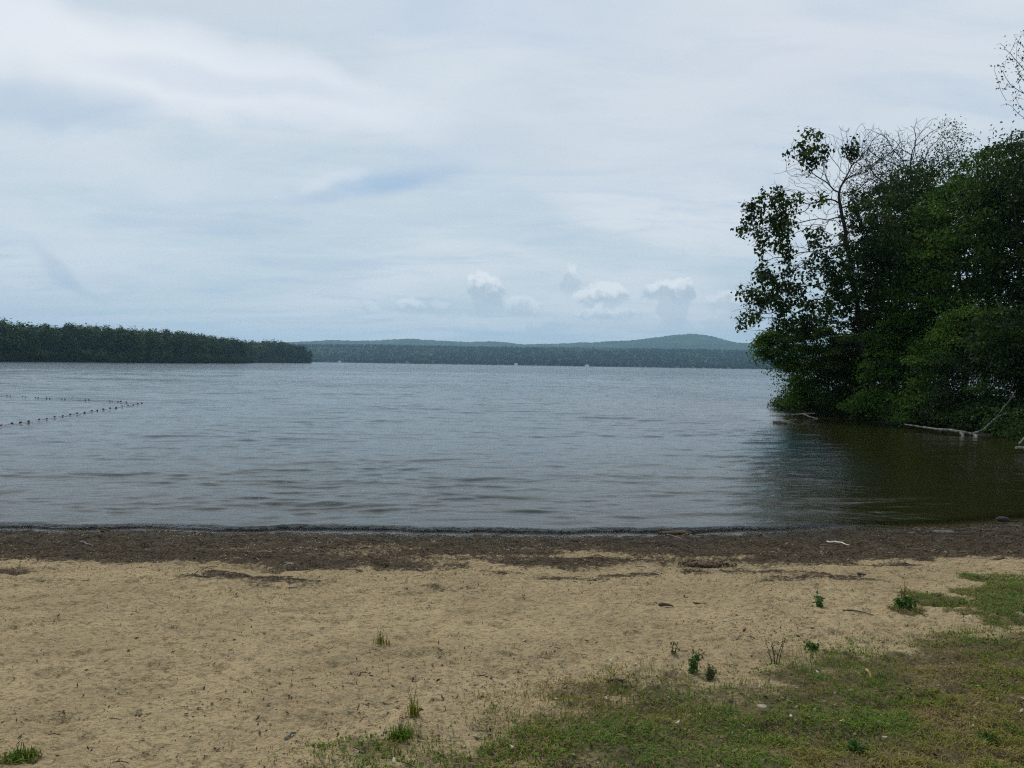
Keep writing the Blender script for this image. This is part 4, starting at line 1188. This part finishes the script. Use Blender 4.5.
# ------------------------------------------------------------------ sky, sun
SUN_EL, SUN_AZ = 58, -28          # azimuth measured from +Y, positive to the right
w = bpy.data.worlds.new('World'); scene.world = w; w.use_nodes = True
n = N(w)
sky = n('TexSky'); sky.sky_type = 'NISHITA'; sky.sun_disc = False
sky.sun_elevation = R(SUN_EL); sky.sun_rotation = R(SUN_AZ); sky.dust_density = 2.0
dirv = n('TexCoord').outputs['Generated']
sx = n('SeparateXYZ', {0: dirv})
az = n.math('ARCTAN2', sx.outputs[0], sx.outputs[1]); el = n.math('ARCSINE', sx.outputs[2])
flat = n('CombineXYZ', {0: az, 1: el, 2: 0.0}).outputs[0]
# thin high cloud, streaked along a slanting direction
zc = n.math('ADD', n.math('MAXIMUM', sx.outputs[2], 0.0), 0.14)
plane = n('CombineXYZ', {0: n.math('DIVIDE', sx.outputs[0], zc), 1: n.math('DIVIDE', sx.outputs[1], zc), 2: 0.0}).outputs[0]
mp = n('Mapping', {'Vector': plane, 'Rotation': (0, 0, R(20)), 'Scale': (0.55, 0.9, 1)}).outputs[0]
c1 = n.noise(mp, 0.75, 5, 0.5, 0.9).outputs[0]
c2 = n.noise(n('Mapping', {'Vector': plane, 'Rotation': (0, 0, R(24)), 'Scale': (0.8, 1.7, 1)}).outputs[0], 1.5, 6, 0.55, 1.2).outputs[0]
ST = 10.0       # colours below are picture values; the Background runs at 0.1
def cc_(r, g, b_): return (r * ST, g * ST, b_ * ST)
# deep thin-cloud tone by height: cooler at the horizon
veil = n.mix(n.smooth(el, 0.0, 0.42), cc_(.53, .635, .69), cc_(.575, .645, .705))
bright = cc_(.72, .76, .79)
veil = n.mix(n.smooth(c1, 0.39, 0.62, 0, .85), veil, bright)
veil = n.mix(n.smooth(c2, 0.47, 0.68, 0, .42), veil, cc_(.42, .535, .69))
lowd = n.noise(n('Mapping', {'Vector': flat, 'Scale': (3.0, 14.0, 1)}).outputs[0], 1.0, 4, .5, .6).outputs[0]
veil = n.mix(n.math('MULTIPLY', n.smooth(el, .30, .05), n.smooth(lowd, .45, .7, 0, .30)), veil, cc_(.62, .69, .73))
veil = n.mix(n.smooth(el, 0.43, 0.75), veil, cc_(.31, .48, .68))
c3 = n.noise(n('Mapping', {'Vector': plane, 'Rotation': (0, 0, R(28)), 'Scale': (1.0, 2.0, 1)}).outputs[0], 2.6, 7, 0.62, 0.8).outputs[0]
veil = n.mix(n.smooth(c3, 0.46, 0.68, 0, .24), veil, cc_(.73, .765, .795))
veil = n.mix(n.smooth(c3, 0.47, 0.30, 0, .25), veil, cc_(.46, .555, .66))
skyc = n.mix(0.94, sky.outputs[0], veil)


def dirpos(px, py):
    d = ray(px, py); d = d / np.linalg.norm(d)
    return math.atan2(d[0], d[1]), math.asin(d[2])


wob = n('TexNoise', {'Vector': flat, 'Scale': 5.0, 'Detail': 3.0, 'Roughness': .55})
wobv = n('VectorMath', {0: n('VectorMath', {0: wob.outputs['Color'], 1: (.5, .5, .5)}, operation='SUBTRACT').outputs[0], 1: (0.20, 0.10, 0)}, operation='MULTIPLY').outputs[0]
softv = n('VectorMath', {0: flat, 1: wobv}, operation='ADD').outputs[0]
wob2 = n('TexNoise', {'Vector': flat, 'Scale': 48.0, 'Detail': 5.0, 'Roughness': .65})
wobv2 = n('VectorMath', {0: n('VectorMath', {0: wob2.outputs['Color'], 1: (.5, .5, .5)}, operation='SUBTRACT').outputs[0], 1: (0.034, 0.034, 0)}, operation='MULTIPLY').outputs[0]
puffv = n('VectorMath', {0: flat, 1: wobv2}, operation='ADD').outputs[0]


def blob(vec, px, py, rx, ry, rot, colr, strength, edge0=1.0, edge1=0.2):
    global skyc
    a, e = dirpos(px, py)
    mp = n('Mapping', {'Vector': vec, 'Location': (a, e, 0), 'Rotation': (0, 0, rot), 'Scale': (rx / F, ry / F, 1)}, vector_type='TEXTURE').outputs[0]
    ln = n('VectorMath', {0: mp}, operation='LENGTH').outputs['Value']
    f = n.smooth(ln, edge1, edge0, strength, 0.0)
    skyc = n.mix(f, skyc, cc_(*colr))


# streaks of the high cloud: bright sheets upper left, the bluer gaps
blob(softv, 110, 60, 330, 54, -.10, (.80, .82, .85), .85)
blob(softv, 300, 90, 210, 38, -.22, (.735, .775, .83), .6)
blob(softv, 10, 10, 90, 50, 0, (.74, .76, .83), .5)
blob(softv, 30, 112, 170, 24, .05, (.42, .52, .66), .5)
blob(softv, 240, 92, 160, 17, .02, (.47, .56, .68), .35)
blob(softv, 80, 165, 200, 30, -.05, (.68, .73, .78), .5)
blob(softv, 60, 235, 180, 26, -.35, (.68, .725, .77), .55)
blob(softv, 70, 262, 80, 9, -.5, (.42, .52, .62), .55)
blob(softv, 190, 262, 200, 12, .0, (.66, .71, .76), .3)
blob(softv, 392, 188, 95, 20, .20, (.34, .48, .665), .7)
blob(softv, 240, 225, 90, 18, .1, (.42, .53, .65), .4)
blob(softv, 470, 150, 150, 30, .25, (.47, .56, .69), .35)
blob(softv, 330, 184, 40, 9, .25, (.68, .74, .80), .5)
blob(softv, 620, 150, 260, 60, -.1, (.60, .655, .72), .5)
blob(softv, 780, 60, 260, 80, 0, (.62, .655, .735), .45)
blob(softv, 500, 20, 260, 40, 0, (.56, .63, .74), .4)
# small cumulus along the horizon, grey bodies with brighter tops
body = (.47, .555, .62); lit = (.81, .84, .85)


def puff(px, py, rx, ry, s_, k=0.0):
    """one cumulus: ragged outline, sunlit top fading to a grey body whose foot dissolves in the haze"""
    global skyc
    a, e = dirpos(px, py)
    mp = n('Mapping', {'Vector': puffv, 'Location': (a, e, 0), 'Scale': (rx * 1.2 / F, ry * 1.2 / F, 1)}, vector_type='TEXTURE').outputs[0]
    ln = n('VectorMath', {0: mp}, operation='LENGTH').outputs['Value']
    yy_ = n('SeparateXYZ', {0: mp}).outputs[1]
    f = n.math('MULTIPLY', n.smooth(ln, .76, 1.0, min(1, s_ * 1.15), 0.0), n.smooth(yy_, -1.0, -.1, .25, 1.0))
    colr = n.mix(n.smooth(n.math('ADD', yy_, n.math('MULTIPLY', n.math('SUBTRACT', wob2.outputs[0], .5), 2.2)), -.05 - k, .75 - k), cc_(*body), cc_(*lit))
    skyc = n.mix(f, skyc, colr)


for q in [(470, 330, 18, 12, .22, 0), (548, 329, 22, 9, .35, -.4), (675, 325, 15, 8, .3, -.4), (730, 322, 28, 9, .3, -.4), (608, 315, 30, 6, .4, .3), (571, 281, 9, 15, .55, 0), (369, 308, 9, 6, .3, .3), (410, 306, 14, 8, .5, .3), (440, 307, 12, 10, .3, 0),
          (524, 306, 18, 9, .45, .3), (487, 300, 14, 16, .48, -.3), (484, 287, 17, 14, .85, .2), (496, 294, 9, 10, .6, 0), (590, 297, 14, 11, .75, .5), (608, 295, 19, 13, .8, .4), (675, 307, 14, 18, .5, -.4), (664, 291, 21, 12, .8, .15), (681, 292, 12, 12, .8, .1),
          (736, 302, 26, 11, .5, .1), (752, 312, 22, 14, .4, -.3)]:
    puff(*q)
bg = n('Background', {'Color': skyc, 'Strength': 0.108})
n('OutputWorld', {'Surface': bg.outputs[0]})

sd_ = bpy.data.lights.new('sun', 'SUN'); sd_.energy = 2.4; sd_.angle = R(6); sd_.color = (1, .955, .86)
so_ = bpy.data.objects.new('sun', sd_); COL.objects.link(so_)
a, e = R(SUN_AZ), R(SUN_EL)
to_sun = Vector((math.sin(a) * math.cos(e), math.cos(a) * math.cos(e), math.sin(e)))
so_.rotation_euler = to_sun.to_track_quat('Z', 'Y').to_euler()
so_.location = (0, 0, 60)

vs = scene.view_settings
scene.display_settings.display_device = 'sRGB'
vs.view_transform = 'Standard'; vs.look = 'None'; vs.exposure = 0; vs.gamma = 1; vs.use_curve_mapping = False
scene.render.engine = 'CYCLES'
scene.cycles.max_bounces = 6
scene.cycles.volume_bounces = 1
scene.cycles.transparent_max_bounces = 6
scene.cycles.use_denoising = False
scene.cycles.filter_width = 1.2
scene.cycles.use_adaptive_sampling = False
scene.cycles.sample_clamp_indirect = 4.0
scene.cycles.sample_clamp_direct = 2.2
